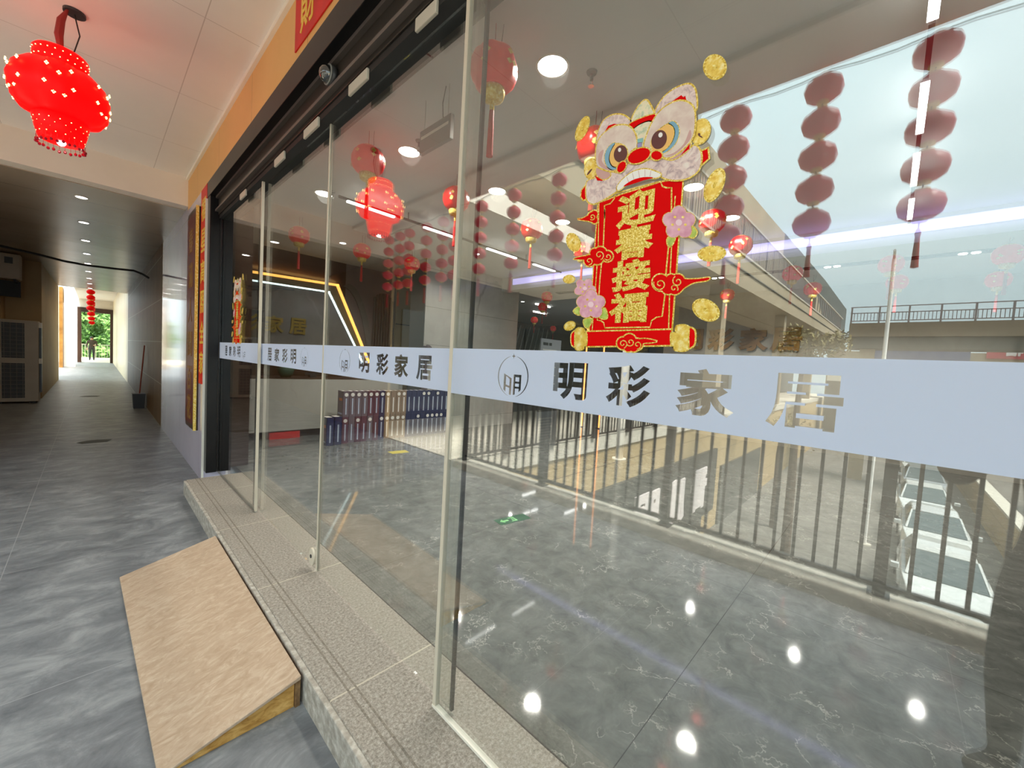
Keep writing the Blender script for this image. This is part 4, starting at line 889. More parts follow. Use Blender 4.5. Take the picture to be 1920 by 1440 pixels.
def car(x, y, paint, label):
    d = thing('parked_car', (x, y, -4.6), label, 'car', 'cars parked in a row below the corridor'); z = -4.6
    def loft(secs, name, m):
        """cross-sections across x: (x, half-width low, half-width high, z low, z high)"""
        mb = MB(); vs = []; fs = []
        for (xx, wl, wh, zl, zh) in secs:
            vs += [(x + xx, y - wl, z + zl), (x + xx, y - wl * 1.0, z + (zl + zh) / 2), (x + xx, y - wh, z + zh), (x + xx, y + wh, z + zh), (x + xx, y + wl, z + (zl + zh) / 2), (x + xx, y + wl, z + zl)]
        for i in range(len(secs) - 1):
            for k in range(6): fs.append((6 * i + k, 6 * i + (k + 1) % 6, 6 * i + 6 + (k + 1) % 6, 6 * i + 6 + k))
        fs += [tuple(range(6)), tuple(6 * (len(secs) - 1) + k for k in range(6))]
        o = mb.add(vs, fs).build(name, m, d, smooth=False, bevel=.03); return o
    loft([(-2.2, .78, .70, .32, .85), (-2.0, .88, .80, .25, .98), (0, .90, .84, .22, .98), (1.2, .90, .84, .22, .96), (1.9, .88, .74, .25, .84), (2.2, .74, .62, .32, .66)], 'body', M[paint])
    loft([(-2.05, .72, .68, .96, 1.0), (-1.5, .74, .60, .95, 1.38), (-.6, .76, .60, .95, 1.47), (.3, .76, .60, .95, 1.44), (1.15, .76, .72, .94, .98)], 'cabin', M['car_glass'])
    loft([(-1.45, .60, .56, 1.38, 1.42), (-.6, .61, .57, 1.45, 1.51), (.28, .60, .56, 1.42, 1.47)], 'roof', M[paint])
    for s in (-1, 1):
        MB().tube([(x + .25, y + s * .60, z + 1.44), (x + 1.15, y + s * .75, z + .97)], .035, 6).build('windscreen_pillar', M[paint], d)
        MB().prism([(x + 2.05, y + s * .42, z + .72), (x + 2.12, y + s * .68, z + .74), (x + 2.02, y + s * .76, z + .66), (x + 2.12, y + s * .45, z + .62)], (.06, 0, 0)).build('headlight', M['cardark'], d)
        B(x + .85, x + 1.0, y + s * .98 - .09, y + s * .98 + .09, z + .98, z + 1.12).build('mirror', M[paint], d, bevel=.02)
        for xx in (-1.35, 1.35):
            MB().lathe([(0, 0), (.2, 0), (.32, .02), (.33, .1), (.32, .2), (0, .2)], (0, 0, 0), 20).build('wheel', M['tyre'], None)
            q = bpy.context.scene.objects[[k.name for k in COL.objects if k.name.startswith('wheel')][-1]]
            q.matrix_world = Matrix.Translation((x + xx, y + s * .72 - (.0 if s > 0 else 0), z + .33)) @ Matrix.Rotation(-s * PI / 2, 4, 'X'); q.parent = d; q.matrix_parent_inverse = d.matrix_basis.inverted()
    B(x + 2.12, x + 2.2, y - .45, y + .45, z + .38, z + .5).build('grille', M['cardark'], d); B(x + 2.2, x + 2.21, y - .22, y + .22, z + .40, z + .49).build('number_plate', M['bluesign'], d)
car(-14.4, -1.45, 'carwhite', 'nearest white car of the parked row, seen through the railing bars')
car(-19.4, -1.55, 'carwhite', 'second white car of the parked row with dark headlights')
car(-24.6, -1.5, 'carwhite', 'third car of the parked row, white with a dark grille')
car(-30.4, -1.75, 'carsilver', 'silver-blue car fourth in the parked row')
car(-36.2, -1.8, 'carwhite', 'farthest white car of the parked row under the frosted strip')


def tree(x, y, z, h, r, m, n, label, seed, sq=1.0, leaf=.22):
    rnd = random.Random(seed); d = thing('tree', (x, y, z), label, 'tree')
    MB().tube([(x, y, z), (x + .05, y, z + h * .4), (x - .03, y + .04, z + h * .75), (x, y, z + h)], [.13, .11, .08, .04], 8).build('trunk', M['bark'], d)
    c = MB(); cl = [(rnd.gauss(0, .45) * r, rnd.gauss(0, .45) * r, rnd.uniform(-.6, .75) * r * sq, rnd.uniform(.3, .55) * r) for _ in range(14)]
    for k in range(n):
        a = rnd.choice(cl); v = Vector((rnd.gauss(0, 1), rnd.gauss(0, 1), rnd.gauss(0, 1))).normalized() * a[3] * rnd.random() ** .4
        p = Vector((x + a[0], y + a[1], z + h + a[2])) + v; t = Vector((rnd.gauss(0, 1), rnd.gauss(0, 1), rnd.gauss(0, 1))).normalized(); u = t.orthogonal().normalized() * leaf * .45; t = t * leaf
        c.add([p - t, p + u, p + t, p - u], [(0, 1, 2, 3)])
    c.build('crown', m, d); return d
tree(-12, 1.85, -4.6, 6.9, .75, M['foliagedry'], 1700, 'olive-leaved courtyard tree, mirrored behind the bronze wall letters', 3, .8, .06)
tree(-17, 3.0, -4.6, 4.0, .9, M['foliagedry'], 600, 'thin half-bare courtyard tree, mirrored beside the shop sign letters', 5, .8, .06)
tree(-1.3, 52.5, -4.6, 6.2, 2.3, M['foliage'], 3600, 'leafy green tree beyond the far railing, nearest one filling the doorway', 11, 1.2, .28)
tree(2.0, 59.5, -4.6, 6.0, 3.0, M['foliage'], 3600, 'leafy green tree behind the nearest one, right part of the far doorway', 12, 1.2, .34)
tree(-1.0, 68, -4.6, 6.0, 4.0, M['foliage'], 4200, 'farthest leafy green tree seen through the far doorway', 14, 1.3, .45)
railing((-3.5, 47.5), (3.5, 47.5), [.02, .25, .5, .75, .98], 44, -0.15, 1.0, 'pale railing at the far end of the corridor behind the walking person')
for o in bpy.data.objects:
    if o.parent and o.parent.get('label', '').startswith('pale railing at') and o.type == 'MESH': o.data.materials[0] = M['railpale']

# strings of small lanterns along the roof edge
def lantern_string(y, label, x=-1.6, top=3.6):
    d = thing('lantern_string', (x, y, top), label, 'lantern string', 'strings of small red lanterns along the corridor roof edge')
    q = 1.0 if y < 2 else .78; st = .232 if y < 2 else .205; end = .12 + 4 * st + .10 * q
    MB().tube([(x, y, top), (x, y, top - end - .05)], .004, 5).build('cord', M['cord'], d)
    for k in range(5):
        z = top - .12 - k * st
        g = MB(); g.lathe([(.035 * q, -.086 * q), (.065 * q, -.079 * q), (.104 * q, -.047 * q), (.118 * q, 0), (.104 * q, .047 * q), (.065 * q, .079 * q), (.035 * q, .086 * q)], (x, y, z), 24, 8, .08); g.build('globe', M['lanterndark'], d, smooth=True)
        for s in (-1, 1): MB().lathe([(0, -.012), (.036 * q, -.009), (.036 * q, .009), (0, .012)], (x, y, z + s * .092 * q), 12).build('gold_cap', M['goldplain'], d)
    MB().lathe([(.008, 0), (.016, -.03), (.012, -.05), (.02, -.24), (0, -.245)], (x, y, top - end - .04), 10).build('tassel', M['tassel'], d)
for k, (y, w) in enumerate([(-.05, 'rightmost string of dark red lanterns before the sky, crossed by a light bar'), (.50, 'string of dark red lanterns before the sky, second from the right'), (1.06, 'string of dark red lanterns beside the right ear of the lion sticker'),
                            (1.65, 'string of dark red lanterns behind the lion face'), (2.25, 'string of dark red lanterns behind the left cheek of the lion'), (2.82, 'string of red lanterns left of the lion sticker, running down past its left coin'), (3.50, 'string of red lanterns crossed by the red lantern with the orange tassel'), (4.10, 'string of red lanterns under a round downlight, right of the door seam'),
                            (4.72, 'string of red lanterns touching the right side of the beige door seam'), (5.02, 'string of red lanterns touching the left side of the beige door seam'), (5.45, 'string of red lanterns over the pale marble pier'), (5.95, 'string of lanterns in dull red left of the marble pier'), (6.25, 'string of red lanterns before the tan wall panel'), (6.62, 'leftmost string of red lanterns, before the fluted arch panel')]):
    lantern_string(y, w)
wr = MB(); pts = []
for k in range(61):
    y = -3 + k * .165; pts.append((-1.575, y, 3.585 - .03 * abs(math.sin(k * .9))))
tag(wr.tube(pts, .005, 5).build('supply_cable', M['cord']), 'thin cable looped along the corridor roof edge above the lantern strings', 'cable')
# ------------------------------------------------------------------ things in the corridor
d = thing('ramp', (.4, 2.75, -.15), 'wedge-shaped chipboard ramp leading up to the granite step', 'ramp')
c = [(.115, 3.60), (.635, 3.62), (.635, 1.79), (.16, 1.80)]     # footprint: low far, high far, high near, low near
lo, hi = -.149, -.008
top = MB().hexa([(c[0][0], c[0][1], lo), (c[3][0], c[3][1], lo), (c[2][0], c[2][1], hi - .018), (c[1][0], c[1][1], hi - .018)],
                [(c[0][0], c[0][1], lo + .012), (c[3][0], c[3][1], lo + .012), (c[2][0], c[2][1], hi), (c[1][0], c[1][1], hi)])
top.build('top_board', M['osb'], d, bevel=.003)
for y, s in ((1.80, 1), (3.60, -1)):
    a, b = y + .006 * s, y + .024 * s
    MB().prism([(.19, a, lo), (.612, a, lo), (.612, a, hi - .026), (.19, a, lo + .004)], (0, b - a, 0)).build('side_board', M['osbside'], d)['label'] = 'orange chipboard side'
B(.614, .634, 1.795, 3.60, lo, hi - .019).build('back_board', M['osbdark'], d)['label'] = 'dark cut back edge'

# the big lit lantern
LX, LY, LZ = -.16, 4.2, 3.05
d = thing('palace_lantern', (LX, LY, LZ), 'big glowing red lantern with beaded fringe hanging from the white corridor ceiling', 'lantern')
MB().lathe([(.10, .19), (.165, .165), (.225, .10), (.25, .02), (.24, -.06), (.20, -.12), (.125, -.155)], (LX, LY, LZ), 48, 6, .10).build('body_shade', M['bigred'], d, smooth=True)
MB().lathe([(.115, .165), (.13, .18), (.13, .265), (.118, .28), (0, .28)], (LX, LY, LZ), 32).build('crown_shade', M['bigred'], d, smooth=True)
MB().lathe([(.125, -.150), (.135, -.16), (.12, -.24), (.105, -.295), (0, -.295)], (LX, LY, LZ), 32).build('lower_shade', M['bigred'], d, smooth=True)
bd = MB(); rl = random.Random(2)
def bead(a, r, z, s=.0075): bd.ball((LX + r * math.cos(a), LY + r * math.sin(a), LZ + z), s, 6, 4)
for k in range(24):
    bead(k * PI / 12, .131, .20, .003); bead(k * PI / 12 + .1, .131, .245, .003); bead(k * PI / 12, .128, -.165, .0034)
for r in range(4):
    for k in range(16): bead(k * PI / 8 + r * .2, .1275 - r * .006, -.19 - r * .027, .0036)
for k in range(6):
    a = (k + .5) * PI / 3
    for (da, dz) in ((0, .05), (.22, .09), (-.22, .09), (.26, -.02), (-.26, -.02), (.1, -.07), (-.1, -.07)):
        br = .2525 - .6 * abs(dz - .02) ** 1.6 if dz > -.06 else .243 - .9 * abs(dz + .06)
        br = br * (.9 + .10 * abs(math.sin(3 * (a + da))))
        for q in range(4): bead(a + da + .026 * math.cos(q * PI / 2), br, dz + .008 * math.sin(q * PI / 2), .0042)
bd = bd.build('light_beads', M['bead'], d); bd['kind'] = 'stuff'
fr = MB()
for k in range(26):
    a = k * 2 * PI / 26
    x, y = LX + .112 * math.cos(a), LY + .112 * math.sin(a)
    fr.tube([(x, y, LZ - .285), (x, y, LZ - .315)], .0015, 4); fr.ball((x, y, LZ - .325 - .006 * (k % 2)), .0085, 6, 5, 1.3)
fr = fr.build('bead_fringe', M['crystal'], d)
MB().ball((LX, LY, LZ - .30), .022, 10, 8).build('bulb', M['lampwhite'], d)
MB().lathe([(0, 0), (.055, 0), (.055, .018), (0, .018)], (LX + .06, LY + .02, 3.632), 20).build('ceiling_rose', M['plasticdark'], d)
MB().tube([(LX, LY, LZ + .28), (LX - .01, LY, LZ + .4), (LX, LY, LZ + .5), (LX + .03, LY, 3.635)], [.012, .022, .02, .006], 8).build('red_bow', M['redcord'], d)
MB().tube([(LX + .01, LY, LZ + .28), (LX + .06, LY, LZ + .33), (LX + .085, LY + .01, LZ + .45), (LX + .06, LY + .02, 3.635)], .004, 6).build('cable', M['cord'], d)

# red banner on the fascia and the couplets beside the jamb
d = thing('red_banner', (.855, 2.0, 3.42), 'red paper banner with gold characters on the orange fascia', 'banner')
B(.852, .859, 1.0, 2.83, 3.275, 3.585).build('paper', M['redcloth'], d)
for ch, y in zip('財運亨通', (2.62, 2.24, 1.84, 1.42)): text('gold_character', ch, (.8505, y, 3.44), RIGHT, UP, .24, .22, 0, .002, M['goldtext'], d, .02)
d = thing('couplet_strip', (.85, 5.8, 2.1), 'red couplet strip with gold characters close beside the black door jamb', 'couplet')
B(.853, .859, 5.625, 5.97, .98, 3.22).build('paper', M['redcloth'], d)
for ch, z in zip('福星高照全家', (2.98, 2.63, 2.28, 1.93, 1.58, 1.23)): text('gold_character', ch, (.8515, 5.80, z), RIGHT, UP, .26, .26, 0, .002, M['goldtext'], d, .02)
d = thing('couplet_plaque', (.83, 6.3, 1.75), 'thick dark red wooden couplet plaque with a gold edge, left of the paper couplet', 'plaque')
B(.818, .858, 6.02, 6.62, .40, 3.06).build('board', M['darkbrown'], d)
B(.812, .840, 5.995, 6.02, .40, 3.06).build('gilt_edge', M['goldplain'], d)['label'] = 'gold leaf edge'
B(.812, .818, 6.04, 6.60, .46, 3.0).build('face', M['plaquered'], d)['label'] = 'dark red face'
for ch, z in zip('春滿人間百花', (2.7, 2.28, 1.86, 1.44, 1.02, .66)): text('carved_character', ch, (.811, 6.32, z), RIGHT, UP, .3, .3, 0, .003, M['bronze'], d, .02)

# loose wire end under the corridor ceiling
tag(MB().tube([(.30, 2.62, 3.64), (.42, 2.58, 3.60), (.52, 2.50, 3.59), (.62, 2.46, 3.62), (.70, 2.40, 3.64)], .006, 6).build('loose_cable', M['redcord']), 'loose dark cable end dangling under the ceiling by the fascia', 'cable')

# tunnel: downlights, cable, floor marks, air conditioners, mop bucket
fw = ['nearest small downlight in the grey tunnel ceiling', 'second small downlight along the tunnel ceiling', 'third small downlight along the tunnel ceiling', 'fourth small downlight along the tunnel ceiling', 'fifth small downlight along the tunnel ceiling, just above the black cable', 'sixth small downlight along the tunnel ceiling, just beyond the cable', 'seventh small downlight along the tunnel ceiling', 'eighth small downlight along the tunnel ceiling', 'farthest small downlight along the tunnel ceiling']
for y, w in zip((7.82, 9.45, 11.13, 12.82, 14.42, 16.08, 17.88, 19.55, 21.3), fw):
    d = thing('tunnel_downlight', (-.125, y, 3.27), w, 'downlight', 'row of downlights in the tunnel ceiling')
    MB().lathe([(.055, -.0005), (.068, -.0005), (.068, -.006), (.055, -.006), (.055, -.0005)], (-.125, y, 3.27), 20).build('bezel', M['trimwhite'], d)
    MB().lathe([(0, -.0005), (.054, -.0005), (.054, -.004), (0, -.004)], (-.125, y, 3.27), 20).build('diffuser', M['lampwhite'], d)
    lamp('tunnel_light', 'SPOT', (-.125, y, 3.25), 13.0, (1, .80, .52), .05, (0, 0, 0), spot=2.2)
tag(MB().tube([(-1.89, 12.4, 3.15), (-1.2, 12.5, 3.10), (-.76, 12.5, 3.05), (-.45, 12.5, 3.0), (-.1, 12.5, 2.985), (.3, 12.5, 3.0), (.6, 12.5, 3.02), (.75, 12.5, 2.97), (.86, 12.5, 2.9)], .022, 8).build('overhead_cable', M['cord']), 'thick black cable sagging across the tunnel under the ceiling', 'cable')
def hexmark(x, y, s, label):  # dark hexagonal floor sticker, laid flat
    tag(MB().prism([(x + s * a, y + s * b, -.1497) for a, b in ((-1, .1), (-.45, .75), (.15, .9), (1, .6), (.7, -.4), (-.7, -.5))], (0, 0, .002)).build('floor_mark', M['roofdark']), label, 'floor mark')
hexmark(.0, 8.8, .19, 'dark sticker on the corridor floor, nearer one'); hexmark(-.09, 15.9, .2, 'dark sticker on the corridor floor, farther one')
d = thing('condenser_unit', (-1.2, 14.7, -.15), 'tall pale air-conditioner outdoor unit standing on the tunnel floor', 'air conditioner')
B(-1.60, -.91, 14.5, 14.88, -.11, 1.77).build('case', M['acwhite'], d, bevel=.015)
for z0, z1 in ((-.02, .78), (.90, 1.70)):
    g = B(-1.45, -1.12, 14.492, 14.50, z0, z1).build('grille', M['acdark'], d)
    mm = MB()
    for k in range(9): mm.box(-1.45, -1.12, 14.484, 14.492, z0 + .04 + k * .09, z0 + .05 + k * .09)
    for k in range(4): mm.box(-1.42 + k * .09, -1.41 + k * .09, 14.484, 14.492, z0, z1)
    mm.build('guard_wire', M['acmesh'], g)
B(-.905, -.87, 14.55, 14.75, 0.1, 1.7).build('pipe_cover', M['plasticdark'], d)
for z in (.78, 1.62): B(-.93, -.86, 14.52, 14.6, z, z + .12).build('bracket', M['trimwhite'], d)
for x in (-1.5, -1.0): B(x - .05, x + .05, 14.5, 14.86, -.15, -.11).build('foot', M['blackmatt'], d)
d = thing('wall_condenser', (-1.5, 14.6, 2.9), 'dusty air-conditioner unit on a bracket under the tunnel ceiling', 'air conditioner')
B(-1.89, -1.17, 14.5, 14.8, 2.68, 3.24).build('case', M['acwhite'], d, bevel=.02)
B(-1.40, -1.28, 14.49, 14.5, 3.02, 3.16).build('vent', M['acdark'], d); 
for x in (-1.75, -1.25): B(x - .02, x + .02, 14.45, 14.89, 2.62, 2.68).build('bracket', M['blackmatt'], d)
B(-1.89, -1.2, 14.82, 14.9, 2.3, 2.66).build('wall_bracket', M['blackmatt'], d)
d = thing('mop_bucket', (.72, 13, -.15), 'dark square mop bucket with a red handle standing by the tunnel wall', 'bucket')
MB().hexa([(.63, 12.85, -.15), (.82, 12.85, -.15), (.82, 13.1, -.15), (.63, 13.1, -.15)], [(.61, 12.83, .20), (.84, 12.83, .20), (.84, 13.12, .20), (.61, 13.12, .20)]).build('pail', M['plasticdark'], d)
MB().tube([(.72, 12.95, -.1), (.76, 12.97, .5), (.82, 12.98, 1.35)], .013, 8).build('handle', M['redplastic'], d)

# hanging row of red ornaments deep in the corridor
for k, (y, w) in enumerate(((24.0, 'nearest red hanging ornament at the bright end of the tunnel'), (26.5, 'second red hanging ornament at the bright end of the tunnel'), (29.0, 'third red hanging ornament at the bright end, with gold'), (32.0, 'lowest red and gold hanging ornament before the far doorway'))):
    d = thing('hanging_ornament', (-.12, y, 4.05), w, 'ornament', 'red hanging ornaments at the end of the corridor')
    top = 4.05
    for q in range(4):
        z = 3.35 - q * .22 - k * .12
        MB().ball((-.12, y, z), .13, 12, 8, .8).build('globe', M['red'], d, smooth=True)
        MB().lathe([(.05, -.02), (.07, 0), (.05, .02)], (-.12, y, z - .11), 10).build('gold_band', M['goldplain'], d)
    MB().tube([(-.12, y, 4.05), (-.12, y, 2.5 - k * .12)], .008, 5).build('cord', M['redcord'], d)

# ------------------------------------------------------------------ people
def person(name, label, J, Rr, mats, parts=None):
    """one continuous skinned figure; J joint name -> (x,y,z), Rr radii, edges fixed"""
    E = [('pelvis', 'waist'), ('waist', 'chest'), ('chest', 'neck'), ('neck', 'head0'), ('head0', 'head1'),
         ('chest', 'sL'), ('sL', 'eL'), ('eL', 'wL'), ('chest', 'sR'), ('sR', 'eR'), ('eR', 'wR'),
         ('pelvis', 'hL'), ('hL', 'kL'), ('kL', 'aL'), ('aL', 'tL'), ('pelvis', 'hR'), ('hR', 'kR'), ('kR', 'aR'), ('aR', 'tR')]
    names = list(J); me = bpy.data.meshes.new(name); me.from_pydata([J[n] for n in names], [(names.index(a), names.index(b)) for a, b in E], [])
    o = bpy.data.objects.new(name, me); COL.objects.link(o)
    sk = o.modifiers.new('skin', 'SKIN'); sk.use_smooth_shade = True
    for n, v in zip(names, me.skin_vertices[0].data):
        r = Rr[n]; v.radius = r if isinstance(r, tuple) else (r, r); v.use_root = n == 'pelvis'
    sb = o.modifiers.new('sub', 'SUBSURF'); sb.levels = sb.render_levels = 2
    dg = bpy.context.evaluated_depsgraph_get(); dg.update()
    m2 = bpy.data.meshes.new_from_object(o.evaluated_get(dg)); bpy.data.objects.remove(o)
    for m in mats: m2.materials.append(m)
    zw, zn = J['pelvis'][2] + .03, J['neck'][2] + .02
    for p in m2.polygons:
        z = p.center.z; p.use_smooth = True
        wr = min((Vector(p.center) - Vector(J[k])).length for k in ('wL', 'wR'))
        p.material_index = 0 if (z > zn and (Vector(p.center) - Vector(J['head0'])).length < .3) or wr < .06 else (3 if z < min(J['aL'][2], J['aR'][2]) + .03 else (2 if z < zw else 1))
    o = bpy.data.objects.new(name, m2); COL.objects.link(o); tag(o, label, 'person'); return o


def fingers(p, wrist, aim, up, name='hand'):
    """palm with four unequal bent fingers and a thumb"""
    a = Vector(aim).normalized(); u = Vector(up).normalized(); s = a.cross(u).normalized(); w = Vector(wrist); mb = MB()
    mb.tube([w, w + a * .03, w + a * .075, w + a * .085], [.022, .034, .036, .02], 10)
    for k, (ln, off) in enumerate(((.07, -.027), (.08, -.009), (.075, .009), (.058, .027))):
        b = w + a * .078 + s * off; mb.tube([b, b + a * ln * .45 + u * .004, b + a * ln * .8 - u * .012, b + a * ln * .95 - u * .028], [.0085, .008, .007, .005], 8)
    b = w + a * .025 - s * .03; mb.tube([b, b - s * .022 + a * .02, b - s * .03 + a * .045 - u * .006, b - s * .028 + a * .062 - u * .012], [.011, .010, .0085, .006], 8)
    return mb.build(name, M['skin'], p, smooth=True)


def head_bits(p, c, fwd, r=.1):
    """hair cap, ears, nose, eyes and mouth on a head centred at c"""
    f = Vector(fwd).normalized(); s = Vector((-f.y, f.x, 0)); c = Vector(c); k = r / .1
    h = MB(); vs = []
    h.ball(tuple(c - f * .014 * k + Vector((0, 0, .022 * k))), .104 * k, 16, 10, 1.08); h.build('hair', M['hair'], p, smooth=True)
    MB().tube([c + f * .085 * k + Vector((0, 0, .012 * k)), c + f * .118 * k - Vector((0, 0, .018 * k))], [.008 * k, .014 * k], 8).build('nose', M['skin'], p, smooth=True)
    for q in (-1, 1):
        MB().ball(tuple(c + f * .094 * k + s * q * .034 * k + Vector((0, 0, .012 * k))), .011 * k, 8, 6).build('eye', M['pupil'], p, smooth=True)
        MB().ball(tuple(c + s * q * .092 * k), .022 * k, 8, 6, 1.4).build('ear', M['skin'], p, smooth=True)
    MB().tube([c + f * .096 * k - s * .024 * k - Vector((0, 0, .05 * k)), c + f * .102 * k - Vector((0, 0, .05 * k)), c + f * .096 * k + s * .024 * k - Vector((0, 0, .05 * k))], .006 * k, 6).build('mouth', M['redplastic'], p, smooth=True)


py, px0, g = 43.0, -.16, -.15
J = dict(pelvis=(px0, py, g + .95), waist=(px0, py, g + 1.12), chest=(px0, py + .02, g + 1.36), neck=(px0, py, g + 1.50), head0=(px0, py - .01, g + 1.58), head1=(px0, py - .02, g + 1.68),
         sL=(px0 - .19, py, g + 1.42), eL=(px0 - .25, py + .04, g + 1.13), wL=(px0 - .24, py - .08, g + .88), sR=(px0 + .19, py, g + 1.42), eR=(px0 + .27, py - .06, g + 1.16), wR=(px0 + .16, py - .26, g + 1.12),
         hL=(px0 - .09, py, g + .88), kL=(px0 - .10, py - .10, g + .50), aL=(px0 - .10, py + .02, g + .09), tL=(px0 - .11, py - .12, g + .04), hR=(px0 + .09, py, g + .88), kR=(px0 + .10, py - .02, g + .49), aR=(px0 + .10, py + .16, g + .09), tR=(px0 + .11, py + .02, g + .04))
RD = dict(pelvis=(.15, .11), waist=(.14, .10), chest=(.16, .11), neck=.055, head0=(.085, .095), head1=(.082, .095), sL=.07, eL=.048, wL=.034, sR=.07, eR=.048, wR=.034, hL=.095, kL=.065, aL=.045, tL=.038, hR=.095, kR=.065, aR=.045, tR=.038)
p = person('person', 'person in dark clothes walking at the far end of the corridor', J, RD, [M['skin'], M['jacket'], M['trouser'], M['shoe']])
head_bits(p, (px0, py - .015, g + 1.65), (0, -1, 0)); fingers(p, J['wL'], (.05, -.25, -1), (0, 1, 0)); fingers(p, J['wR'], (-.6, -.8, .1), (0, 0, 1))

# photographer standing behind the camera, seen only as a dark reflection
bx, by = -.50, -.52; F = Vector((.724, .688, 0)); S = Vector((.688, -.724, 0)); g = -.15
def at(f, s, z): v = Vector((bx, by, 0)) + F * f + S * s; return (v.x, v.y, g + z)
J = dict(pelvis=at(0, 0, .95), waist=at(0, 0, 1.12), chest=at(-.01, 0, 1.36), neck=at(.0, 0, 1.50), head0=at(.03, 0, 1.58), head1=at(.04, 0, 1.69),
         sL=at(0, -.19, 1.42), eL=at(.18, -.24, 1.20), wL=at(.43, -.13, 1.50), sR=at(0, .19, 1.42), eR=at(.18, .24, 1.20), wR=at(.43, .13, 1.50),
         hL=at(0, -.09, .88), kL=at(.03, -.11, .49), aL=at(-.02, -.12, .09), tL=at(.12, -.14, .04), hR=at(0, .09, .88), kR=at(.02, .11, .49), aR=at(-.03, .12, .09), tR=at(.11, .14, .04))
p = person('person', 'photographer in dark clothes holding up a phone, mirrored dimly at the right edge', J, RD, [M['skin'], M['jacket'], M['trouser'], M['shoe']])
head_bits(p, at(.04, 0, 1.66), F); fingers(p, J['wL'], F * .8 + S * .35, (0, 0, 1)); fingers(p, J['wR'], F * .8 - S * .35, (0, 0, 1))
ph = MB().hexa([at(.66, -.085, 1.545), at(.66, .085, 1.545), at(.668, .085, 1.545), at(.668, -.085, 1.545)], [at(.66, -.085, 1.625), at(.66, .085, 1.625), at(.668, .085, 1.625), at(.668, -.085, 1.625)])
tag(ph.build('phone', M['phone'], bevel=.003), 'dark phone held up in both hands by the photographer', 'phone')
for (x0, x1, y0, y1, z0, z1, w) in ((-1.68, -1.22, -1.2, -.62, -.15, .33, 'cardboard box with a red print by the railing, mirrored at the right edge'), (-1.66, -1.24, -1.75, -1.25, -.15, .42, 'taller plain cardboard box behind the printed one')):
    d = thing('cardboard_box', ((x0 + x1) / 2, (y0 + y1) / 2, -.15), w, 'box')
    B(x0, x1, y0, y1, z0, z1).build('carton', M['cardboard'], d, bevel=.004); B(x0 + .02, x1 - .02, (y0 + y1) / 2 - .003, (y0 + y1) / 2 + .003, z1, z1 + .001).build('lid_seam', M['osbdark'], d)
    if 'red' in w: B(x1, x1 + .001, y1 - .32, y1 - .08, .2, .25).build('red_print', M['redprint'], d)
# ------------------------------------------------------------------ New Year lion stickers on the glass
def gp(u, v, x=0.9648):
    """photo pixel to (U, z) on the glass plane, U = -y"""
    d = CR @ Vector((u - 960, -(v - 720), -745)); d = d * (x / d.x); return (-d.y, d.z + 1.43)
def Z1(pts): return [gp(1040 + a / 5.3333, 140 + b / 5.3333) for a, b in pts]
def Z2(pts): return [gp(1040 + a / 4.9667, 380 + b / 4.9667) for a, b in pts]
def ell(c, rx, ry, rot=0, n=28, f=Z1):
    r = math.radians(rot); return f([(c[0] + rx * math.cos(t) * math.cos(r) - ry * math.sin(t) * math.sin(r), c[1] + rx * math.cos(t) * math.sin(r) + ry * math.sin(t) * math.cos(r)) for t in [2 * PI * k / n for k in range(n)]])
def smooth(pts, n=4):
    out = []; m = len(pts)
    for i in range(m):
        p0, p1, p2, p3 = (pts[(i + k - 1) % m] for k in range(4))
        for k in range(n):
            t = k / n
            out.append(tuple(.5 * (2 * p1[j] + (p2[j] - p0[j]) * t + (2 * p0[j] - 5 * p1[j] + 4 * p2[j] - p3[j]) * t * t + (3 * p1[j] - p0[j] - 3 * p2[j] + p3[j]) * t ** 3) for j in (0, 1)))
    return out
def grow(pts, d):
    if area2(pts) < 0: pts = pts[::-1]
    out = []; n = len(pts)
    for i in range(n):
        a, b, c = Vector(pts[i - 1]), Vector(pts[i]), Vector(pts[(i + 1) % n]); d0 = (b - a).normalized(); d1 = (c - b).normalized()
        m = Vector((d0.y + d1.y, -d0.x - d1.x)); k = m.length_squared
        m = m * (2 / k) if k > .5 else Vector((d0.y, -d0.x)); out.append(tuple(b + m * d))
    return out
def ribbon(pts, w):
    out0 = []; out1 = []
    for i in range(len(pts)):
        a, b = Vector(pts[max(i - 1, 0)]), Vector(pts[min(i + 1, len(pts) - 1)]); t = (b - a).normalized(); n = Vector((-t.y, t.x)) * w / 2; p = Vector(pts[i]); out0.append(tuple(p + n)); out1.append(tuple(p - n))
    return out0, out1
def spiral(c, r0, r1, a0, turns, n=22):
    return [(c[0] + (r0 + (r1 - r0) * k / n) * math.cos(a0 + turns * 2 * PI * k / n), c[1] + (r0 + (r1 - r0) * k / n) * math.sin(a0 + turns * 2 * PI * k / n)) for k in range(n + 1)]


class Sticker:
    def __init__(s, c_from, c_to, mirror): s.a = c_from; s.b = c_to; s.m = -1 if mirror else 1
    def P(s, p, lv): return (0.9648 - .00035 * lv, -(s.b[0] + (p[0] - s.a[0]) * s.m), s.b[1] + p[1] - s.a[1])
    def flat(s, mb, pts, lv):
        k = mb.k = getattr(mb, 'k', 0) + 1
        mb.prism([s.P(p, lv + .012 * (k % 24)) for p in pts], (-.0002, 0, 0))
    def line(s, mb, pts, w, lv):
        a, b = ribbon(pts, w)
        for i in range(len(a) - 1): s.flat(mb, [a[i], a[i + 1], b[i + 1], b[i]], lv)


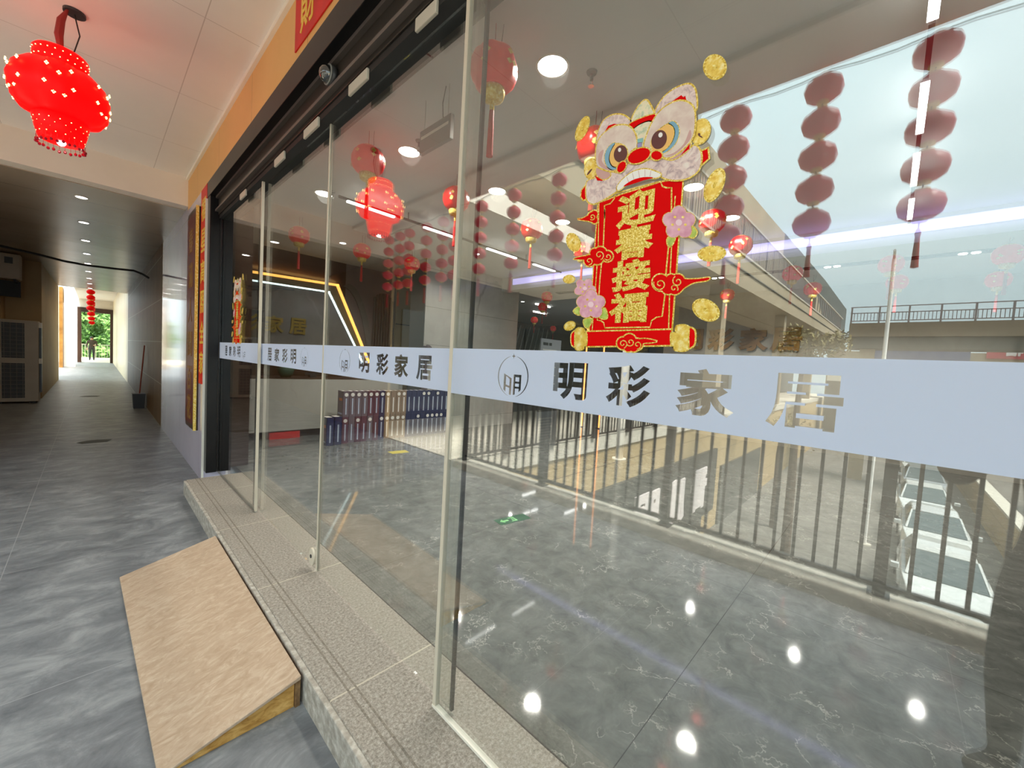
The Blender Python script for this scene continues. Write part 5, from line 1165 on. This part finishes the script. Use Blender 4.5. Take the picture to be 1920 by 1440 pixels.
SA = (-.525, 1.80)
def lion_sticker(c_to, mirror, label, coin_labels, grp):
    K = Sticker(SA, c_to, mirror)
    root = thing('lion_sticker', (.965, -c_to[0], c_to[1]), label, 'window sticker', grp)
    def part(name, shapes, m, lv, rim=0, parent=root, smo=0):
        for j, p in enumerate(shapes):
            if smo: p = smooth(p, smo)
            mb = MB(); mb.k = j; K.flat(mb, p, lv); o = mb.build(name, M[m], parent)
            if rim: rb = MB(); rb.k = j; K.flat(rb, grow(p, rim), lv - 1); rb.build('glitter_rim', M['gold'], o)
        return o
    # scroll
    part('scroll', [[gp(1122, 382), gp(1164, 366), gp(1240, 342), gp(1280, 336), gp(1259, 619), gp(1106, 621)]], 'red', 2, .004)
    part('roller', [Z2([(300, 1205), (1088, 1186), (1090, 1325), (300, 1336)])], 'red', 4, .004)
    part('roller_end', [smooth(Z2([(160, 1230), (200, 1205), (215, 1330), (165, 1325)]), 3), smooth(Z2([(1235, 1180), (1290, 1180), (1306, 1220), (1303, 1300), (1280, 1340), (1232, 1340)]), 3)], 'red', 4, .004)
    part('roller_knob', [smooth(Z2([(205, 1180), (270, 1175), (280, 1215), (300, 1225), (300, 1320), (275, 1330), (265, 1365), (200, 1362), (193, 1270)]), 3), smooth(Z2([(1140, 1152), (1240, 1152), (1244, 1250), (1236, 1370), (1125, 1372), (1115, 1330), (1090, 1318), (1090, 1215), (1132, 1215)]), 3)], 'goldplain', 6, .003)
    ln = MB()
    for q in (Z2([(415, -10), (408, 400), (395, 620), (352, 1190)]), Z2([(1125, -60), (1090, 420), (1078, 660), (1064, 1175)])): K.line(ln, q, .0030, 4)
    fr = Z1([(505, 1440), (500, 1310), (560, 1290), (600, 1240), (612, 1190), (830, 1130), (1060, 1070), (1080, 1118), (1125, 1135), (1172, 1132), (1170, 1440)]) + Z2([(1075, 300), (1062, 420), (1040, 640), (1030, 860), (1003, 1060), (950, 1068), (905, 1100), (890, 1160), (470, 1166), (460, 1120), (435, 1100), (400, 1095), (425, 700), (455, 420), (470, 60)])
    K.line(ln, fr, .0036, 4); ln.build('frame_lines', M['gold'], root)
    for ch, (x0, y0, x1, y1) in zip('迎春接福', ((1158, 357, 1231, 424), (1153, 422, 1226, 485), (1148, 487, 1220, 546), (1143, 548, 1215, 605))):
        a, b = gp(x0, (y0 + y1) / 2), gp(x1, (y0 + y1) / 2); t, bo = gp((x0 + x1) / 2, y0), gp((x0 + x1) / 2, y1)
        c = ((a[0] + b[0]) / 2, (t[1] + bo[1]) / 2); mb = MB()
        add_glyph(mb, ch, K.P(c, 5), RIGHT, UP, (b[0] - a[0]), (t[1] - bo[1]), .0006, .045); mb.build('gold_character', M['gold'], root)
    # clouds
    def cloud(circles, tail, sp, name='cloud', f=Z2, lv=6):
        mb = MB(); rb = MB()
        for (cx, cy, r) in circles:
            K.flat(mb, ell((cx, cy), r, r, 0, 22, f), lv); K.flat(rb, ell((cx, cy), r + 13, r + 13, 0, 22, f), lv - 1)
        t = smooth(f(tail), 4); K.flat(mb, t, lv); K.flat(rb, grow(t, .0028), lv - 1)
        o = mb.build(name, M['red'], root); rb.build('glitter_rim', M['gold'], o)
        gl = MB()
        for (cx, cy, r0, r1, a0, tn) in sp: K.line(gl, f(spiral((cx, cy), r0, r1, a0, tn)), .0026, lv + 1)
        gl.build('curl', M['gold'], o)
    cloud([(430, 470, 55), (495, 500, 48), (330, 540, 52), (400, 520, 55), (375, 470, 40)], [(185, 525), (230, 508), (300, 498), (350, 500), (340, 560), (290, 535), (230, 530)], [(420, 490, 8, 45, 0, 1.2), (500, 505, 6, 36, 2, 1.1), (325, 545, 6, 36, 1, 1.1)])
    cloud([(990, 745, 75), (1060, 790, 62), (1150, 730, 62), (1120, 800, 55), (1090, 720, 50)], [(1130, 700), (1230, 715), (1340, 712), (1440, 700), (1420, 725), (1300, 745), (1215, 790), (1150, 840)], [(985, 760, 10, 62, 1, 1.4), (1150, 735, 8, 52, 3, 1.2), (1115, 800, 6, 40, 0, 1.1)])
    cloud([(640, 1310, 55), (700, 1285, 60), (770, 1320, 52), (690, 1345, 42), (740, 1345, 42)], [(760, 1290), (840, 1268), (950, 1290), (900, 1302), (830, 1310), (790, 1350)], [(640, 1315, 8, 42, 0, 1.2), (710, 1300, 8, 40, 2, 1.1), (775, 1325, 6, 40, 1, 1.1)], lv=7)
    cloud([(355, 130, 40), (375, 165, 28), (375, 105, 28)], [(212, 155), (260, 150), (310, 125), (360, 110), (370, 180), (310, 170), (270, 165)], [(355, 135, 6, 30, 1, 1.2)])
    # flowers
    def flower(c, r, rot, lv, squash=1.0):
        mb = MB(); rb = MB()
        for k in range(5):
            a = math.radians(rot + 72 * k); p = (c[0] + .52 * r * math.cos(a), c[1] + .52 * r * math.sin(a) * squash)
            K.flat(mb, ell(p, .52 * r, .46 * r * squash, rot + 72 * k, 20, Z2), lv); K.flat(rb, ell(p, .56 * r, .5 * r * squash, rot + 72 * k, 20, Z2), lv - 1)
        K.flat(mb, ell(c, .4 * r, .4 * r * squash, 0, 16, Z2), lv)
        o = mb.build('flower', M['petal'], root); rb.build('glitter_rim', M['gold'], o)
        ct = MB(); K.flat(ct, ell(c, .2 * r, .2 * r * squash, 0, 16, Z2), lv + 1); ct.build('flower_centre', M['petalpale'], o)
        st = MB()
        for k in range(5):
            a = math.radians(rot + 36 + 72 * k); K.flat(st, ell((c[0] + .42 * r * math.cos(a), c[1] + .42 * r * math.sin(a) * squash), .09 * r, .08 * r, 0, 10, Z2), lv + 1)
        st.build('stamens', M['goldplain'], o)
    for pts in ([(1230, 260), (1280, 225), (1325, 275), (1300, 325), (1250, 315), (1225, 290)], [(1060, 330), (1120, 325), (1105, 380), (1075, 410), (1055, 380)], [(180, 1010), (230, 975), (260, 1020), (225, 1045)], [(425, 1070), (440, 1010), (470, 985), (492, 1040), (485, 1080)], [(275, 1095), (340, 1080), (345, 1110), (315, 1165), (285, 1150)]):
        part('leaf', [Z2(pts)], 'leafgreen', 7, .003, smo=3)
    flower((1163, 190), 150, -90, 10); flower((288, 800), 100, -60, 9, .85); flower((345, 950), 132, -90, 12)
    # lion head
    part('bell', [ell((365, 940), 60, 95, 8), ell((1462, 572), 84, 122, 18)], 'goldplain', 4, .003)
    part('bell_slot', [ell((352, 975), 9, 40, 38), ell((1448, 600), 12, 12), ell((1460, 620), 7, 26, -60)], 'pupil', 5)
    part('side_tab', [Z1([(275, 1160), (320, 1105), (328, 1240), (290, 1252), (268, 1220)]), Z1([(1478, 770), (1530, 745), (1540, 840), (1470, 902)])], 'red', 5, .004)
    part('horn', [Z1([(770, 480), (830, 340), (905, 262), (950, 300), (995, 400), (985, 445), (880, 460)])], 'sage', 6, .004, smo=4)
    part('ear', [Z1([(425, 690), (440, 580), (490, 470), (570, 415), (650, 405), (720, 430), (765, 490), (740, 560), (600, 620), (480, 680)]), Z1([(1010, 380), (1060, 280), (1130, 200), (1220, 140), (1330, 103), (1385, 130), (1412, 200), (1415, 350), (1330, 400), (1160, 390), (1060, 420)])], 'pinkwhite', 6, .004, smo=4)
    part('inner_ear', [Z1([(498, 585), (540, 515), (600, 495), (645, 505), (570, 550)]), Z1([(1160, 285), (1270, 210), (1290, 230), (1310, 218), (1325, 275), (1240, 290)])], 'red', 7)
    part('forehead', [Z1([(745, 510), (850, 450), (1005, 402), (985, 470), (880, 500), (790, 560)])], 'red', 8, .003, smo=3)
    part('forehead_gem', [Z1([(790, 565), (870, 500), (970, 480), (930, 600), (900, 740), (840, 750), (825, 640)])], 'sage', 9, .003, smo=3)
    part('muzzle', [Z1([(335, 1070), (420, 1040), (560, 980), (640, 990), (740, 900), (850, 905), (960, 860), (1080, 850), (1200, 840), (1330, 780), (1400, 715), (1455, 770), (1467, 860), (1440, 960), (1350, 1030), (1230, 1057), (1100, 1035), (1000, 970), (900, 955), (780, 990), (690, 1075), (620, 1170), (500, 1245), (400, 1292), (335, 1262), (322, 1160)])], 'pinkwhite', 9, .004, smo=3)
    part('lower_lid', [Z1([(430, 935), (520, 960), (565, 1010), (500, 1052), (430, 1010)]), Z1([(1100, 830), (1250, 760), (1355, 685), (1355, 740), (1270, 815), (1180, 855)])], 'blush', 11, .003, smo=3)
    part('cheek_patch', [Z1([(412, 1015), (495, 1068), (435, 1065)]), Z1([(1265, 815), (1330, 735), (1358, 700), (1352, 750)])], 'red', 12)
    part('brow', [Z1([(430, 905), (424, 760), (450, 660), (510, 590), (600, 530), (700, 515), (770, 545), (815, 620), (825, 725), (770, 770), (640, 950), (560, 965), (490, 945)]), Z1([(905, 730), (930, 620), (980, 500), (1050, 390), (1150, 310), (1260, 275), (1350, 300), (1400, 370), (1405, 520), (1380, 640), (1300, 740), (1180, 825), (1100, 830), (1060, 775), (975, 775)])], 'cream', 13, .004, smo=4)
    part('brow_shade', [Z1([(600, 960), (520, 955), (450, 900), (450, 800), (500, 760), (480, 860), (520, 920)]), Z1([(1110, 820), (1200, 790), (1300, 700), (1360, 560), (1370, 640), (1290, 740), (1190, 815)])], 'blush', 14, smo=3)
    part('eye_crescent', [Z1([(600, 690), (545, 735), (515, 800), (512, 870), (540, 930), (590, 958), (632, 945), (590, 910), (562, 850), (570, 780), (612, 712)]), Z1([(1145, 500), (1190, 475), (1240, 520), (1252, 590), (1230, 670), (1180, 740), (1100, 795), (1080, 785), (1150, 730), (1200, 640), (1205, 560), (1180, 520)])], 'blue', 15, .002, smo=3)
    part('eyeball', [Z1([(610, 712), (570, 790), (560, 860), (590, 920), (640, 925), (700, 885), (740, 805), (718, 735), (660, 703)]), Z1([(1090, 535), (1150, 508), (1200, 560), (1195, 640), (1150, 720), (1070, 782), (1000, 775), (972, 700), (1015, 600)])], 'eyeorange', 16, .0025, smo=3)
    part('pupil', [ell((670, 800), 66, 86, 15), ell((1055, 660), 74, 98, 22)], 'pupil', 17)
    part('eye_glint', [ell((661, 762), 15, 21, 10), ell((1069, 614), 20, 26, 20)], 'eyewhite', 18)
    part('nose_bridge', [Z1([(835, 655), (892, 640), (890, 682), (840, 692)])], 'teal', 15); part('nose_bridge_lower', [Z1([(835, 700), (880, 685), (876, 728), (838, 738)])], 'violet', 15)
    part('nose', [ell((855, 820), 116, 66, -24), ell((1030, 818), 53, 43), ell((680, 932), 36, 58, 32)], 'red', 18, .003)
    part('teeth', [Z1([(640, 1125), (700, 1050), (800, 980), (920, 955), (1030, 985), (1072, 1012), (1020, 1042), (900, 1035), (780, 1068), (690, 1140), (645, 1165)])], 'eyewhite', 19, .003, smo=3)
    part('mouth', [Z1([(700, 1125), (790, 1065), (900, 1035), (1000, 1040), (900, 1068), (780, 1108)])], 'red', 20, smo=3)
    tl = MB()
    for a, b in (((735, 1035), (752, 1085)), ((790, 995), (805, 1055)), ((850, 970), (862, 1040)), ((915, 960), (915, 1030)), ((975, 972), (965, 1032))): K.line(tl, Z1([a, b]), .0012, 20)
    tl.build('tooth_lines', M['blush'], root)
    # loose gold coins
    coins = [ell((1603, -75), 120, 130, 0), ell((278, 540), 55, 138, 24), ell((1600, 1106), 88, 185, 24), ell((175, 370), 64, 92, -22, 28, Z2), ell((1465, 475), 136, 74, -5, 28, Z2), ell((1410, 1000), 138, 98, 28, 28, Z2), ell((135, 712), 58, 42, -5, 28, Z2), ell((140, 1147), 58, 42, -28, 28, Z2)]
    for p, w in zip(coins, coin_labels):
        mb = MB(); K.flat(mb, p, 1); o = mb.build('gold_coin_sticker', M['gold']); tag(o, w, 'window sticker', 'gold coin stickers on the glass')
        cx, cz = sum(q[0] for q in p) / len(p), sum(q[1] for q in p) / len(p)
        inr = [(cx + (q[0] - cx) * .8, cz + (q[1] - cz) * .8) for q in p]; mb = MB(); K.flat(mb, inr, 2); mb.build('coin_face', M['goldplain'], o)
        sq = MB(); r = .24
        K.flat(sq, [(cx + (p[i][0] - cx) * r, cz + (p[i][1] - cz) * r) for i in (3, 10, 17, 24)], 3); sq.build('square_hole', M['gold'], o)
lion_sticker(SA, False, 'large red and gold lion-head scroll sticker on the nearest glass panel', ['round gold coin sticker highest on the glass, above the lion', 'narrow tilted gold coin sticker left of the lion ear', 'tilted oval gold coin sticker right of the lion chin', 'gold coin sticker left of the scroll, above the left cloud', 'flat oval gold coin sticker right of the scroll, above the long cloud tail', 'big gold coin sticker right of the scroll, below the long cloud tail', 'small gold coin sticker above the pair of pink flowers', 'small gold coin sticker above the left roller knob'], 'lion scroll stickers')
lion_sticker((-4.675, 1.785), True, 'lion-head scroll sticker on the farthest glass panel beside the black jamb', ['gold coin sticker highest on the farthest glass panel', 'gold coin sticker right of the far lion ear', 'gold coin sticker left of the far lion chin', 'gold coin sticker on the far panel, right of the scroll top', 'gold coin sticker on the far panel, left of the scroll middle', 'gold coin sticker on the far panel, left of the scroll foot', 'small gold coin sticker on the far panel above its flowers', 'small gold coin sticker on the far panel beside its roller'], 'lion scroll stickers')
